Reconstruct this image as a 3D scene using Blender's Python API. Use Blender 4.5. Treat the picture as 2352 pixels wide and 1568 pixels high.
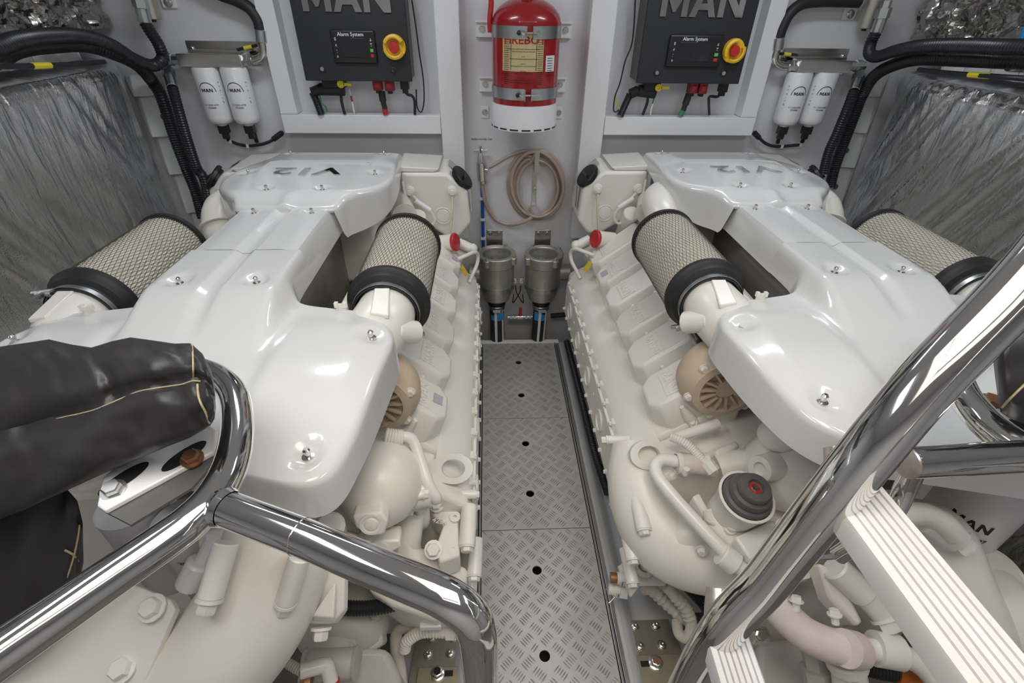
import bpy, bmesh, math, random
from mathutils import Vector, Matrix
random.seed(7)
PI = math.pi
scene = bpy.context.scene
COL = scene.collection
for o in list(bpy.data.objects): bpy.data.objects.remove(o)

# ------------------------------------------------------------------ camera
FPX, CX, CY = 1113.0, 1176.0, 784.0
CAM = Vector((-0.163, 0.0, 1.62))
_d = Vector((-28.0, 1582.0, FPX)).normalized()
_xv = -60.0
_y = Vector((_xv, -(FPX*FPX - 28*_xv)/1582.0, FPX)).normalized()
_z = -_d
_x = _y.cross(_z)
R3 = Matrix((_x, _y, _z))            # rows: world axes in image axes (right, down, forward)
cam_data = bpy.data.cameras.new('camera')
cam = bpy.data.objects.new('camera', cam_data); COL.objects.link(cam)
cam_data.sensor_width = 36.0; cam_data.lens = FPX/2352.0*36.0
cam_data.clip_start = 0.02; cam_data.clip_end = 50
cols = (R3.col[0], -R3.col[1], -R3.col[2])
cam.matrix_world = Matrix.Translation(CAM) @ Matrix((cols[0], cols[1], cols[2])).transposed().to_4x4()
scene.camera = cam

# ------------------------------------------------------------------ world, exposure
scene.view_settings.view_transform = 'Standard'
scene.view_settings.look = 'None'
scene.view_settings.gamma = 1.0
scene.view_settings.use_curve_mapping = False
scene.view_settings.exposure = 0.25
world = bpy.data.worlds.new('world'); scene.world = world; world.use_nodes = True
bg = world.node_tree.nodes['Background']
bg.inputs[0].default_value = (0.90, 0.92, 0.96, 1); bg.inputs[1].default_value = 0.22

# ------------------------------------------------------------------ large lights (room lamps; their housings are built further down)
def area(name, loc, sx, sy, power, color, rot=(0, 0, 0)):
    l = bpy.data.lights.new(name, 'AREA'); l.shape = 'RECTANGLE'; l.size = sx; l.size_y = sy
    l.energy = power; l.color = color
    o = bpy.data.objects.new(name, l); COL.objects.link(o); o.location = loc; o.rotation_euler = rot
    return o
CEIL = 2.12
LAMPS = [(-0.85, 0.35, 0.13, 0.62), (0.85, 0.35, 0.13, 0.62), (-0.72, 1.72, 0.55, 0.13), (0.72, 1.72, 0.55, 0.13)]
for i, (lx, ly, lw, ll) in enumerate(LAMPS):
    area('lamp_light', (lx, ly, CEIL-0.045), lw, ll, 2.6, (0.90, 0.95, 1.0))
area('hatch_daylight', (-0.05, 0.10, CEIL+0.30), 0.85, 0.85, 14.0, (1.0, 0.915, 0.80))

# ------------------------------------------------------------------ helpers
def at(px, py, X=None, Y=None, Z=None, D=None):
    v = R3 @ Vector((px-CX, py-CY, FPX))
    if Y is not None: t = (Y-CAM.y)/v.y
    elif Z is not None: t = (Z-CAM.z)/v.z
    elif X is not None: t = (X-CAM.x)/v.x
    else: t = D/FPX
    return CAM + v*t
def V(*a): return Vector(a)

MATS = {}
def mat(name, color, rough=0.5, metal=0.0, var=0.0, vscale=8.0, bump=0.0, bscale=60.0, coat=0.0, color2=None,
        stretch=None, trans=0.0, alpha=1.0, spec=None, detail=4.0, bdist=0.002, rvar=0.0):
    m = bpy.data.materials.new(name); m.use_nodes = True
    nt = m.node_tree; b = nt.nodes['Principled BSDF']
    c = tuple(color)+(1,)
    b.inputs['Base Color'].default_value = c
    b.inputs['Roughness'].default_value = rough; b.inputs['Metallic'].default_value = metal
    b.inputs['Coat Weight'].default_value = coat; b.inputs['Coat Roughness'].default_value = 0.05
    b.inputs['Transmission Weight'].default_value = trans; b.inputs['Alpha'].default_value = alpha
    if spec is not None: b.inputs['Specular IOR Level'].default_value = spec
    tc = nt.nodes.new('ShaderNodeTexCoord'); mp = nt.nodes.new('ShaderNodeMapping')
    nt.links.new(tc.outputs['Object'], mp.inputs[0])
    if stretch: mp.inputs['Scale'].default_value = stretch
    if var > 0:
        n = nt.nodes.new('ShaderNodeTexNoise'); n.inputs['Scale'].default_value = vscale; n.inputs['Detail'].default_value = detail
        nt.links.new(mp.outputs[0], n.inputs['Vector'])
        r = nt.nodes.new('ShaderNodeValToRGB'); r.color_ramp.elements[0].position = 0.3; r.color_ramp.elements[1].position = 0.7
        c2 = color2 if color2 else tuple(max(0, x*(1-var)) for x in color)
        r.color_ramp.elements[0].color = tuple(c2)+(1,); r.color_ramp.elements[1].color = c
        nt.links.new(n.outputs['Fac'], r.inputs[0]); nt.links.new(r.outputs[0], b.inputs['Base Color'])
        if rvar > 0:
            mr = nt.nodes.new('ShaderNodeMapRange'); mr.inputs['To Min'].default_value = rough+rvar; mr.inputs['To Max'].default_value = rough
            nt.links.new(n.outputs['Fac'], mr.inputs[0]); nt.links.new(mr.outputs[0], b.inputs['Roughness'])
    if bump > 0:
        n2 = nt.nodes.new('ShaderNodeTexNoise'); n2.inputs['Scale'].default_value = bscale; n2.inputs['Detail'].default_value = detail
        nt.links.new(mp.outputs[0], n2.inputs['Vector'])
        bp = nt.nodes.new('ShaderNodeBump'); bp.inputs['Strength'].default_value = bump; bp.inputs['Distance'].default_value = bdist
        nt.links.new(n2.outputs['Fac'], bp.inputs['Height']); nt.links.new(bp.outputs[0], b.inputs['Normal'])
    MATS[name] = m
    return m

mat('gloss_white', (0.73, 0.735, 0.735), 0.17, var=0.02, vscale=3, coat=0.4)
mat('cream', (0.85, 0.82, 0.755), 0.32, var=0.09, vscale=7, color2=(0.81, 0.77, 0.69), bump=0.12, bscale=120)
mat('cream_smooth', (0.85, 0.825, 0.765), 0.28, var=0.05, vscale=5, bump=0.04, bscale=90)
mat('cream_old', (0.74, 0.69, 0.60), 0.5, var=0.2, vscale=14, bump=0.2, bscale=90)
mat('gearbox_paint', (0.60, 0.58, 0.52), 0.45, var=0.15, vscale=9, bump=0.1, bscale=90)
mat('beige_turbo', (0.66, 0.53, 0.40), 0.5, var=0.12, vscale=16, bump=0.15, bscale=120)
mat('rust_hose', (0.78, 0.71, 0.67), 0.6, var=0.12, vscale=20, color2=(0.70, 0.58, 0.53), bump=0.1)
mat('wall_white', (0.76, 0.76, 0.785), 0.42, var=0.04, vscale=5, bump=0.03, bscale=200)
mat('trim_white', (0.84, 0.84, 0.85), 0.35, var=0.03, vscale=4)
mat('rib_white', (0.74, 0.75, 0.75), 0.4, var=0.12, vscale=6, bump=0.15, bscale=25)
mat('hull_grey', (0.58, 0.59, 0.61), 0.45, var=0.12, vscale=6, bump=0.08, bscale=60)
mat('bilge', (0.30, 0.28, 0.26), 0.6, var=0.3, vscale=7)
mat('chrome', (0.74, 0.735, 0.72), 0.07, 1.0, var=0.04, vscale=6, bump=0.02, bscale=8, bdist=0.004)
mat('steel', (0.62, 0.61, 0.59), 0.28, 1.0, var=0.12, vscale=12, stretch=(1, 1, 6))
mat('zinc', (0.60, 0.63, 0.64), 0.32, 1.0, var=0.12, vscale=20)
mat('bolt_steel', (0.68, 0.67, 0.64), 0.22, 1.0, var=0.1, vscale=40)
mat('bronze_grey', (0.56, 0.53, 0.48), 0.40, 0.75, var=0.18, vscale=14, bump=0.1, bscale=90)
mat('alu_plate', (0.66, 0.65, 0.63), 0.42, 0.45, var=0.12, vscale=5, bump=0.03, bscale=200)
mat('alu_tread', (0.64, 0.63, 0.61), 0.30, 0.75, var=0.1, vscale=9)
mat('yellow_mark', (0.62, 0.52, 0.10), 0.5, 0.2, var=0.2, vscale=80)
mat('hole_dark', (0.012, 0.012, 0.013), 0.8, var=0.2, vscale=9)
mat('alu_trim', (0.55, 0.55, 0.55), 0.3, 0.9, var=0.1, vscale=10)
mat('mount_plate', (0.40, 0.37, 0.29), 0.42, 0.8, var=0.25, vscale=14, color2=(0.33, 0.32, 0.28))
mat('mount_gold', (0.46, 0.40, 0.26), 0.42, 0.8, var=0.25, vscale=18, color2=(0.38, 0.35, 0.27))
mat('cabinet_black', (0.022, 0.023, 0.027), 0.5, var=0.2, vscale=90, bump=0.25, bscale=400, bdist=0.0006)
mat('cabinet_side', (0.12, 0.115, 0.11), 0.45, var=0.1, vscale=30)
mat('plastic_black', (0.015, 0.015, 0.017), 0.38, var=0.2, vscale=20)
mat('rubber_black', (0.022, 0.022, 0.024), 0.55, var=0.2, vscale=14)
mat('hose_black', (0.020, 0.021, 0.026), 0.36, var=0.2, vscale=20)
mat('screen', (0.018, 0.018, 0.022), 0.12, var=0.1, vscale=3, coat=0.5)
mat('vinyl', (0.030, 0.028, 0.030), 0.36, var=0.25, vscale=6, bump=0.25, bscale=240, bdist=0.0008, rvar=0.12)
mat('thread', (0.50, 0.42, 0.24), 0.7, var=0.2, vscale=200)
mat('yellow', (0.86, 0.52, 0.03), 0.4, var=0.06, vscale=20)
mat('yellow_lever', (0.85, 0.72, 0.04), 0.45, var=0.06, vscale=20)
mat('yellow_label', (0.72, 0.52, 0.05), 0.5, var=0.1, vscale=120)
mat('red_paint', (0.34, 0.008, 0.012), 0.25, var=0.06, vscale=5, coat=0.5)
mat('red_plastic', (0.55, 0.03, 0.03), 0.35, var=0.1, vscale=20)
mat('red_dull', (0.30, 0.03, 0.03), 0.5, var=0.15, vscale=20)
mat('green', (0.12, 0.55, 0.12), 0.4, var=0.1, vscale=30)
mat('green_tape', (0.02, 0.25, 0.09), 0.5, var=0.1, vscale=30)
mat('blue', (0.012, 0.10, 0.42), 0.4, var=0.1, vscale=20)
mat('blue_label', (0.03, 0.28, 0.58), 0.5, var=0.08, vscale=30)
mat('gold', (0.74, 0.60, 0.32), 0.34, 0.35, var=0.1, vscale=20)
mat('orange', (0.75, 0.20, 0.03), 0.5, var=0.08, vscale=30)
mat('copper', (0.42, 0.22, 0.12), 0.4, 0.7, var=0.25, vscale=60)
mat('label_white', (0.80, 0.80, 0.80), 0.4, var=0.03, vscale=30)
mat('label_purple', (0.62, 0.50, 0.60), 0.5, var=0.2, vscale=60, stretch=(1, 6, 1))
mat('label_grey', (0.52, 0.52, 0.52), 0.4, 0.3, var=0.1, vscale=60)
mat('print_black', (0.015, 0.015, 0.018), 0.5, var=0.1, vscale=30)
mat('print_white', (0.85, 0.85, 0.85), 0.5, var=0.03, vscale=30)
mat('print_red', (0.50, 0.02, 0.02), 0.45, var=0.1, vscale=30)
mat('print_faint', (0.36, 0.34, 0.32), 0.6, var=0.1, vscale=30)
mat('hose_tan', (0.56, 0.44, 0.37), 0.30, var=0.12, vscale=25, trans=0.15, coat=0.3)
mat('tube_cream', (0.72, 0.67, 0.50), 0.35, var=0.1, vscale=30)
mat('paper', (0.84, 0.80, 0.70), 0.75, var=0.08, vscale=14)
mat('wire', (0.20, 0.18, 0.15), 0.4, 0.7, var=0.2, vscale=60)
mat('grey_rubber', (0.125, 0.12, 0.118), 0.45, var=0.18, vscale=20)
mat('filter_white', (0.84, 0.84, 0.86), 0.3, var=0.02, vscale=10, coat=0.2)
mat('tread_white', (0.64, 0.64, 0.65), 0.5, var=0.12, vscale=9, color2=(0.59, 0.555, 0.52), bump=0.1, bscale=90, stretch=(6, 1, 1))
mat('weld', (0.66, 0.60, 0.55), 0.35, 0.8, var=0.2, vscale=40, bump=0.3, bscale=60)
mat('lamp_housing', (0.75, 0.75, 0.76), 0.4, var=0.03)

def foil_mat(name, color, rough, s1, str1, s2, str2, stretch, weave=False):
    m = mat(name, color, rough, 1.0, var=0.15, vscale=4, rvar=0.12)
    nt = m.node_tree; b = nt.nodes['Principled BSDF']
    tc = nt.nodes.new('ShaderNodeTexCoord'); mp = nt.nodes.new('ShaderNodeMapping'); mp.inputs['Scale'].default_value = stretch
    nt.links.new(tc.outputs['Object'], mp.inputs[0])
    n1 = nt.nodes.new('ShaderNodeTexNoise'); n1.inputs['Scale'].default_value = s1; n1.inputs['Detail'].default_value = 5
    nt.links.new(mp.outputs[0], n1.inputs['Vector'])
    b1 = nt.nodes.new('ShaderNodeBump'); b1.inputs['Strength'].default_value = str1; b1.inputs['Distance'].default_value = 0.02
    nt.links.new(n1.outputs['Fac'], b1.inputs['Height'])
    if weave:
        n2 = nt.nodes.new('ShaderNodeTexVoronoi'); n2.inputs['Scale'].default_value = s2
        nt.links.new(tc.outputs['Object'], n2.inputs['Vector']); h = n2.outputs['Distance']
    else:
        n2 = nt.nodes.new('ShaderNodeTexVoronoi'); n2.inputs['Scale'].default_value = s2; n2.feature = 'F2'
        nt.links.new(tc.outputs['Object'], n2.inputs['Vector']); h = n2.outputs['Distance']
    b2 = nt.nodes.new('ShaderNodeBump'); b2.inputs['Strength'].default_value = str2; b2.inputs['Distance'].default_value = 0.004 if weave else 0.03
    nt.links.new(h, b2.inputs['Height']); nt.links.new(b1.outputs[0], b2.inputs['Normal']); nt.links.new(b2.outputs[0], b.inputs['Normal'])
    return m
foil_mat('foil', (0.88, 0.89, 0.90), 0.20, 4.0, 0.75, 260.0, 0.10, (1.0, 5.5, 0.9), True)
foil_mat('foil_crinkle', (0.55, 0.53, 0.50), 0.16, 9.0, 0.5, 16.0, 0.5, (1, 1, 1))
g = bpy.data.materials.new('glass'); g.use_nodes = True
gb = g.node_tree.nodes['Principled BSDF']; gb.inputs['Base Color'].default_value = (0.75, 0.76, 0.74, 1)
gb.inputs['Roughness'].default_value = 0.06; gb.inputs['Transmission Weight'].default_value = 0.9; gb.inputs['IOR'].default_value = 1.3
MATS['glass'] = g
lm = bpy.data.materials.new('lamp_glow'); lm.use_nodes = True
lb = lm.node_tree.nodes['Principled BSDF']; lb.inputs['Emission Color'].default_value = (0.93, 0.96, 1, 1); lb.inputs['Emission Strength'].default_value = 6.0
lb.inputs['Base Color'].default_value = (0.9, 0.9, 0.9, 1)
MATS['lamp_glow'] = lm

def root_loc(p):
    t = Vector((0, 0, 0))
    while p is not None:
        t += p.location; p = p.parent
    return t
def frame_of(axis):
    w = Vector(axis).normalized()
    a = Vector((0, 0, 1)) if abs(w.z) < 0.9 else Vector((1, 0, 0))
    u = a.cross(w).normalized(); v = w.cross(u)
    return u, v, w
def catmull(pts, seg):
    P = [Vector(p) for p in pts]; out = []
    for i in range(len(P)-1):
        p0 = P[i-1] if i else P[i]*2-P[i+1]; p1 = P[i]; p2 = P[i+1]; p3 = P[i+2] if i+2 < len(P) else P[i+1]*2-P[i]
        for k in range(seg):
            t = k/seg
            out.append(0.5*((2*p1)+(p2-p0)*t+(2*p0-5*p1+4*p2-p3)*t*t+(3*p1-p0-3*p2+p3)*t**3))
    out.append(P[-1]); return out
def resample(P, n):
    L = [0]
    for i in range(1, len(P)): L.append(L[-1]+(P[i]-P[i-1]).length)
    out = []; j = 0
    for k in range(n):
        s = L[-1]*k/(n-1)
        while j < len(P)-2 and L[j+1] < s: j += 1
        d = L[j+1]-L[j]
        out.append(P[j].lerp(P[j+1], 0 if d == 0 else max(0, min(1, (s-L[j])/d))))
    return out, L[-1]

class MB:
    def __init__(s): s.v = []; s.f = []
    def add(s, vs, fs):
        o = len(s.v); s.v += [Vector(x) for x in vs]; s.f += [[i+o for i in f] for f in fs]; return s
    def box(s, c, size, M=None):
        c = Vector(c); hx, hy, hz = [a/2 for a in size]; vs = []
        for x in (-hx, hx):
            for y in (-hy, hy):
                for z in (-hz, hz):
                    p = Vector((x, y, z)); vs.append(c+(M @ p if M else p))
        return s.add(vs, [(0, 1, 3, 2), (4, 6, 7, 5), (0, 4, 5, 1), (2, 3, 7, 6), (0, 2, 6, 4), (1, 5, 7, 3)])
    def bb(s, x0, x1, y0, y1, z0, z1): return s.box(((x0+x1)/2, (y0+y1)/2, (z0+z1)/2), (abs(x1-x0), abs(y1-y0), abs(z1-z0)))
    def lathe(s, p, axis, prof, n=20, sq=(1, 1), closed=False, up=None):
        u, v, w = frame_of(axis)
        if up is not None:
            v = (Vector(up)-w*Vector(up).dot(w)).normalized(); u = v.cross(w)
        p = Vector(p); vs = []; fs = []
        for (r, h) in prof:
            for k in range(n):
                a = 2*PI*k/n
                vs.append(p+w*h+u*(math.cos(a)*r*sq[0])+v*(math.sin(a)*r*sq[1]))
        m = len(prof)
        for j in range(m-1):
            for k in range(n):
                fs.append((j*n+k, j*n+(k+1) % n, (j+1)*n+(k+1) % n, (j+1)*n+k))
        if closed:
            for k in range(n): fs.append(((m-1)*n+k, (m-1)*n+(k+1) % n, (k+1) % n, k))
        else:
            fs.append(list(range(n))[::-1]); fs.append([(m-1)*n+k for k in range(n)])
        return s.add(vs, fs)
    def cyl(s, p0, p1, r0, r1=None, n=16, bev=0.0):
        p0 = Vector(p0); p1 = Vector(p1); r1 = r0 if r1 is None else r1; L = (p1-p0).length
        if bev > 0: prof = [(r0-bev, 0), (r0, bev), (r1, L-bev), (r1-bev, L)]
        else: prof = [(r0, 0), (r1, L)]
        return s.lathe(p0, p1-p0, prof, n)
    def ring(s, p, axis, ro, ri, h, n=24):
        return s.lathe(p, axis, [(ri, 0), (ro, 0), (ro, h), (ri, h)], n, closed=True)
    def bolt(s, p, axis, r=0.008, h=0.007, wash=True, n=6):
        p = Vector(p); w = Vector(axis).normalized()
        if wash: s.lathe(p, w, [(r*1.35, 0), (r*1.35, h*0.22)], 14)
        s.lathe(p, w, [(r, h*0.15), (r, h*0.85), (r*0.86, h)], n)
        return s
    def tube(s, pts, r, n=10, seg=6, smooth=True, cap=True, rib=None, flat=None):
        P = catmull(pts, seg) if smooth and len(pts) > 2 else [Vector(p) for p in pts]
        if rib:
            L = sum((P[i+1]-P[i]).length for i in range(len(P)-1)); P, _ = resample(P, max(8, int(L/rib*2)+1))
        N = len(P); vs = []; fs = []; pu = None
        for i in range(N):
            t = (P[min(i+1, N-1)]-P[max(i-1, 0)]).normalized()
            if pu is None: u, v, _ = frame_of(t)
            else:
                u = (pu-t*pu.dot(t)).normalized(); v = t.cross(u)
            pu = u
            rr = r(i/(N-1)) if callable(r) else r
            if rib: rr *= 1.0 if i % 2 else 0.88
            for k in range(n):
                a = 2*PI*k/n; vs.append(P[i]+u*(math.cos(a)*rr)+v*(math.sin(a)*rr))
        for i in range(N-1):
            for k in range(n): fs.append((i*n+k, i*n+(k+1) % n, (i+1)*n+(k+1) % n, (i+1)*n+k))
        if cap: fs.append(list(range(n))[::-1]); fs.append([(N-1)*n+k for k in range(n)])
        return s.add(vs, fs)
    def prism(s, poly, d, back=None):
        n = len(poly); P = [Vector(p) for p in poly]; d = Vector(d)
        B = [p+d for p in P] if back is None else [Vector(p) for p in back]
        fs = [list(range(n)), [n+i for i in range(n)][::-1]]
        for i in range(n): fs.append((i, n+i, n+(i+1) % n, (i+1) % n))
        return s.add(P+B, fs)
    def grid(s, fn, nu, nv, wrapu=False):
        vs = []; fs = []
        for i in range(nu):
            for j in range(nv): vs.append(fn(i/(nu if wrapu else nu-1), j/(nv-1)))
        for i in range(nu if wrapu else nu-1):
            for j in range(nv-1):
                a = i*nv+j; b = ((i+1) % nu)*nv+j
                fs.append((a, b, b+1, a+1))
        return s.add(vs, fs)
    def sphere(s, c, r, nu=16, nv=10, sc=(1, 1, 1)):
        c = Vector(c)
        prof = [(max(1e-4, math.sin(PI*j/nv)*r), -math.cos(PI*j/nv)*r) for j in range(nv+1)]
        o = len(s.v); s.lathe((0, 0, 0), (0, 0, 1), prof, nu)
        for i in range(o, len(s.v)):
            q = s.v[i]; s.v[i] = c+Vector((q.x*sc[0], q.y*sc[1], q.z*sc[2]))
        return s
    def mesh(s, name, m, off=Vector((0, 0, 0)), smooth=40, weld=False):
        me = bpy.data.meshes.new(name)
        me.from_pydata([v-off for v in s.v], [], s.f); me.validate()
        b = bmesh.new(); b.from_mesh(me)
        if weld: bmesh.ops.remove_doubles(b, verts=b.verts, dist=1e-5)
        bmesh.ops.recalc_face_normals(b, faces=b.faces); b.to_mesh(me); b.free()
        me.materials.append(MATS[m])
        if smooth:
            for p in me.polygons: p.use_smooth = True
            me.set_sharp_from_angle(angle=math.radians(smooth))
        return me
    def build(s, name, m, parent=None, smooth=40, bevel=0.0, bseg=2, weld=False, kind=None, label=None, sub=0, base=None, angle=35):
        off = root_loc(parent) if parent else (Vector(base) if base is not None else Vector((0, 0, 0)))
        o = bpy.data.objects.new(name, s.mesh(name, m, off, smooth, weld)); COL.objects.link(o)
        if parent: o.parent = parent
        else: o.location = off
        if bevel > 0:
            md = o.modifiers.new('bevel', 'BEVEL'); md.width = bevel; md.segments = bseg; md.limit_method = 'ANGLE'; md.angle_limit = math.radians(angle); md.harden_normals = False
        if sub:
            md = o.modifiers.new('subdivision', 'SUBSURF'); md.levels = sub; md.render_levels = sub
        if kind: o['kind'] = kind
        if label: o['label'] = label
        return o

def thing(name, loc, label, cat, group=None):
    o = bpy.data.objects.new(name, None); COL.objects.link(o); o.location = loc; o.empty_display_size = 0.05
    o['label'] = label; o['category'] = cat
    if group: o['group'] = group
    return o
def tag(o, label, cat, group=None):
    o['label'] = label; o['category'] = cat
    if group: o['group'] = group
    return o
def struct(o): o['kind'] = 'structure'; return o
def inst(name, mesh, loc, parent=None, rot=None):
    o = bpy.data.objects.new(name, mesh); COL.objects.link(o)
    if parent: o.parent = parent; loc = Vector(loc)-root_loc(parent)
    o.location = loc
    if rot is not None: o.rotation_mode = 'QUATERNION'; o.rotation_quaternion = rot
    return o
ZQ = lambda d: Vector((0, 0, 1)).rotation_difference(Vector(d).normalized())

_txt = {}
_MAN = [[(0, 0), (0, 1), (.27, 1), (.55, .50), (.83, 1), (1.1, 1), (1.1, 0), (.86, 0), (.86, .60), (.60, .14), (.50, .14), (.24, .60), (.24, 0)],
        [(1.18, 0), (1.58, 1), (1.72, 1), (1.72, .74), (1.60, .42), (1.72, .42), (1.72, .22), (1.53, .22), (1.44, 0)],
        [(2.26, 0), (2.00, 0), (1.91, .22), (1.72, .22), (1.72, .42), (1.84, .42), (1.72, .74), (1.72, 1), (1.86, 1)],
        [(2.34, 0), (2.34, 1), (2.62, 1), (3.14, .36), (3.14, 1), (3.38, 1), (3.38, 0), (3.10, 0), (2.58, .64), (2.58, 0)]]
def text_mb(body, size, origin, right, up, extrude=0.0004, align='CENTER', bend=None, xs=1.0, bold=0.0):
    """lettering as mesh; bend=(axis_point, axis_dir, radius) wraps it round a cylinder"""
    cu = bpy.data.curves.new('t', 'FONT'); cu.body = body; cu.size = 1.0; cu.align_x = align; cu.align_y = 'CENTER'
    cu.resolution_u = 2; cu.offset = bold
    ob = bpy.data.objects.new('t', cu); COL.objects.link(ob)
    me = bpy.data.meshes.new_from_object(ob)
    bpy.data.objects.remove(ob); bpy.data.curves.remove(cu)
    r = Vector(right).normalized(); u = Vector(up); u = (u-r*u.dot(r)).normalized(); n = r.cross(u)
    b = bmesh.new(); b.from_mesh(me)
    b.verts.ensure_lookup_table()
    vs = [v.co.copy() for v in b.verts]; fs = [[v.index for v in f.verts] for f in b.faces]; b.free(); bpy.data.meshes.remove(me)
    if body == 'MAN':                  # heavy geometric capitals
        vs = []; fs = []
        for poly in _MAN:
            fs.append([len(vs)+i for i in range(len(poly))]); vs += [Vector(((x-1.69)*0.62, (y-0.5)*0.70, 0)) for x, y in poly]
    mb = MB(); N = len(vs)
    def pos(c, h):
        x = c.x*size*xs; y = c.y*size
        if bend:
            ra = bend; a = x/ra
            return Vector(origin)+r*(math.sin(a)*(ra+h))+n*((math.cos(a)-1)*ra+math.cos(a)*h)+u*y
        return Vector(origin)+r*x+u*y+n*h
    top = [pos(c, extrude) for c in vs]; bot = [pos(c, 0) for c in vs]
    ed = {}
    for f in fs:
        for i in range(len(f)):
            e = (f[i], f[(i+1) % len(f)]); ed[e] = 1
    side = [(a, b2, b2+N, a+N) for (a, b2) in ed if (b2, a) not in ed]
    mb.v = top+bot; mb.f = [list(f) for f in fs]+[[i+N for i in f][::-1] for f in fs]+[list(x) for x in side]
    return mb
# ================================================================== SETTING
WY = 2.46
struct(MB().bb(-1.95, 1.95, WY, WY+0.05, -0.3, CEIL+0.02).build('wall_back', 'wall_white'))
struct(MB().bb(-2.0, -1.95, -1.2, WY+0.05, -0.3, CEIL+0.02).build('wall_left', 'wall_white'))
struct(MB().bb(1.95, 2.0, -1.2, WY+0.05, -0.3, CEIL+0.02).build('wall_right', 'wall_white'))
struct(MB().bb(-2.0, 2.0, -1.25, -1.2, -0.3, CEIL+0.02).build('wall_front', 'wall_white'))
c = MB()                                   # ceiling with the open hatch the photograph is taken through
hx0, hx1, hy0, hy1 = -0.50, 0.40, -0.42, 0.55
c.bb(-2.0, hx0, -1.25, WY+0.05, CEIL, CEIL+0.06); c.bb(hx1, 2.0, -1.25, WY+0.05, CEIL, CEIL+0.06)
c.bb(hx0, hx1, -1.25, hy0, CEIL, CEIL+0.06); c.bb(hx0, hx1, hy1, WY+0.05, CEIL, CEIL+0.06)
c.bb(hx0-0.03, hx0, hy0-0.03, hy1+0.03, CEIL+0.06, CEIL+0.28); c.bb(hx1, hx1+0.03, hy0-0.03, hy1+0.03, CEIL+0.06, CEIL+0.28)
c.bb(hx0, hx1, hy0-0.03, hy0, CEIL+0.06, CEIL+0.28); c.bb(hx0, hx1, hy1, hy1+0.03, CEIL+0.06, CEIL+0.28)
struct(c.build('ceiling', 'wall_white'))
# posts and cabinet frames on the back wall
FY = 2.385
def px_x(px, py, Y=FY): return at(px, py, Y=Y).x
pl0, pl1 = px_x(1015, 318), px_x(1066, 320)
pr0, pr1 = px_x(1341, 226), px_x(1384, 320)
zb = at(1075, 549, Y=FY).z
struct(MB().bb(pl0, pl1, FY, WY, zb, CEIL).build('trim_1', 'trim_white', bevel=0.004))
struct(MB().bb(pr0, pr1, FY, WY, zb, CEIL).build('trim_2', 'trim_white', bevel=0.004))
zt, zl = at(830, 264, Y=FY).z, at(830, 307, Y=FY).z
fl0, fl1 = px_x(644, 261), px_x(683, 262)
fr0, fr1 = px_x(1702, 267), px_x(1738, 268)
struct(MB().bb(fl0, fl1, FY, WY, zt+0.001, CEIL).build('trim_3', 'trim_white', bevel=0.003))
struct(MB().bb(fr0, fr1, FY, WY, zt+0.001, CEIL).build('trim_4', 'trim_white', bevel=0.003))
bm_ = MB().bb(fl0, pl0-0.001, FY-0.002, WY, zl, zt)
struct(bm_.build('trim_5', 'trim_white', bevel=0.003))
struct(MB().bb(pr1+0.001, fr1, FY-0.002, WY, zl, zt).build('trim_6', 'trim_white', bevel=0.003))

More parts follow.
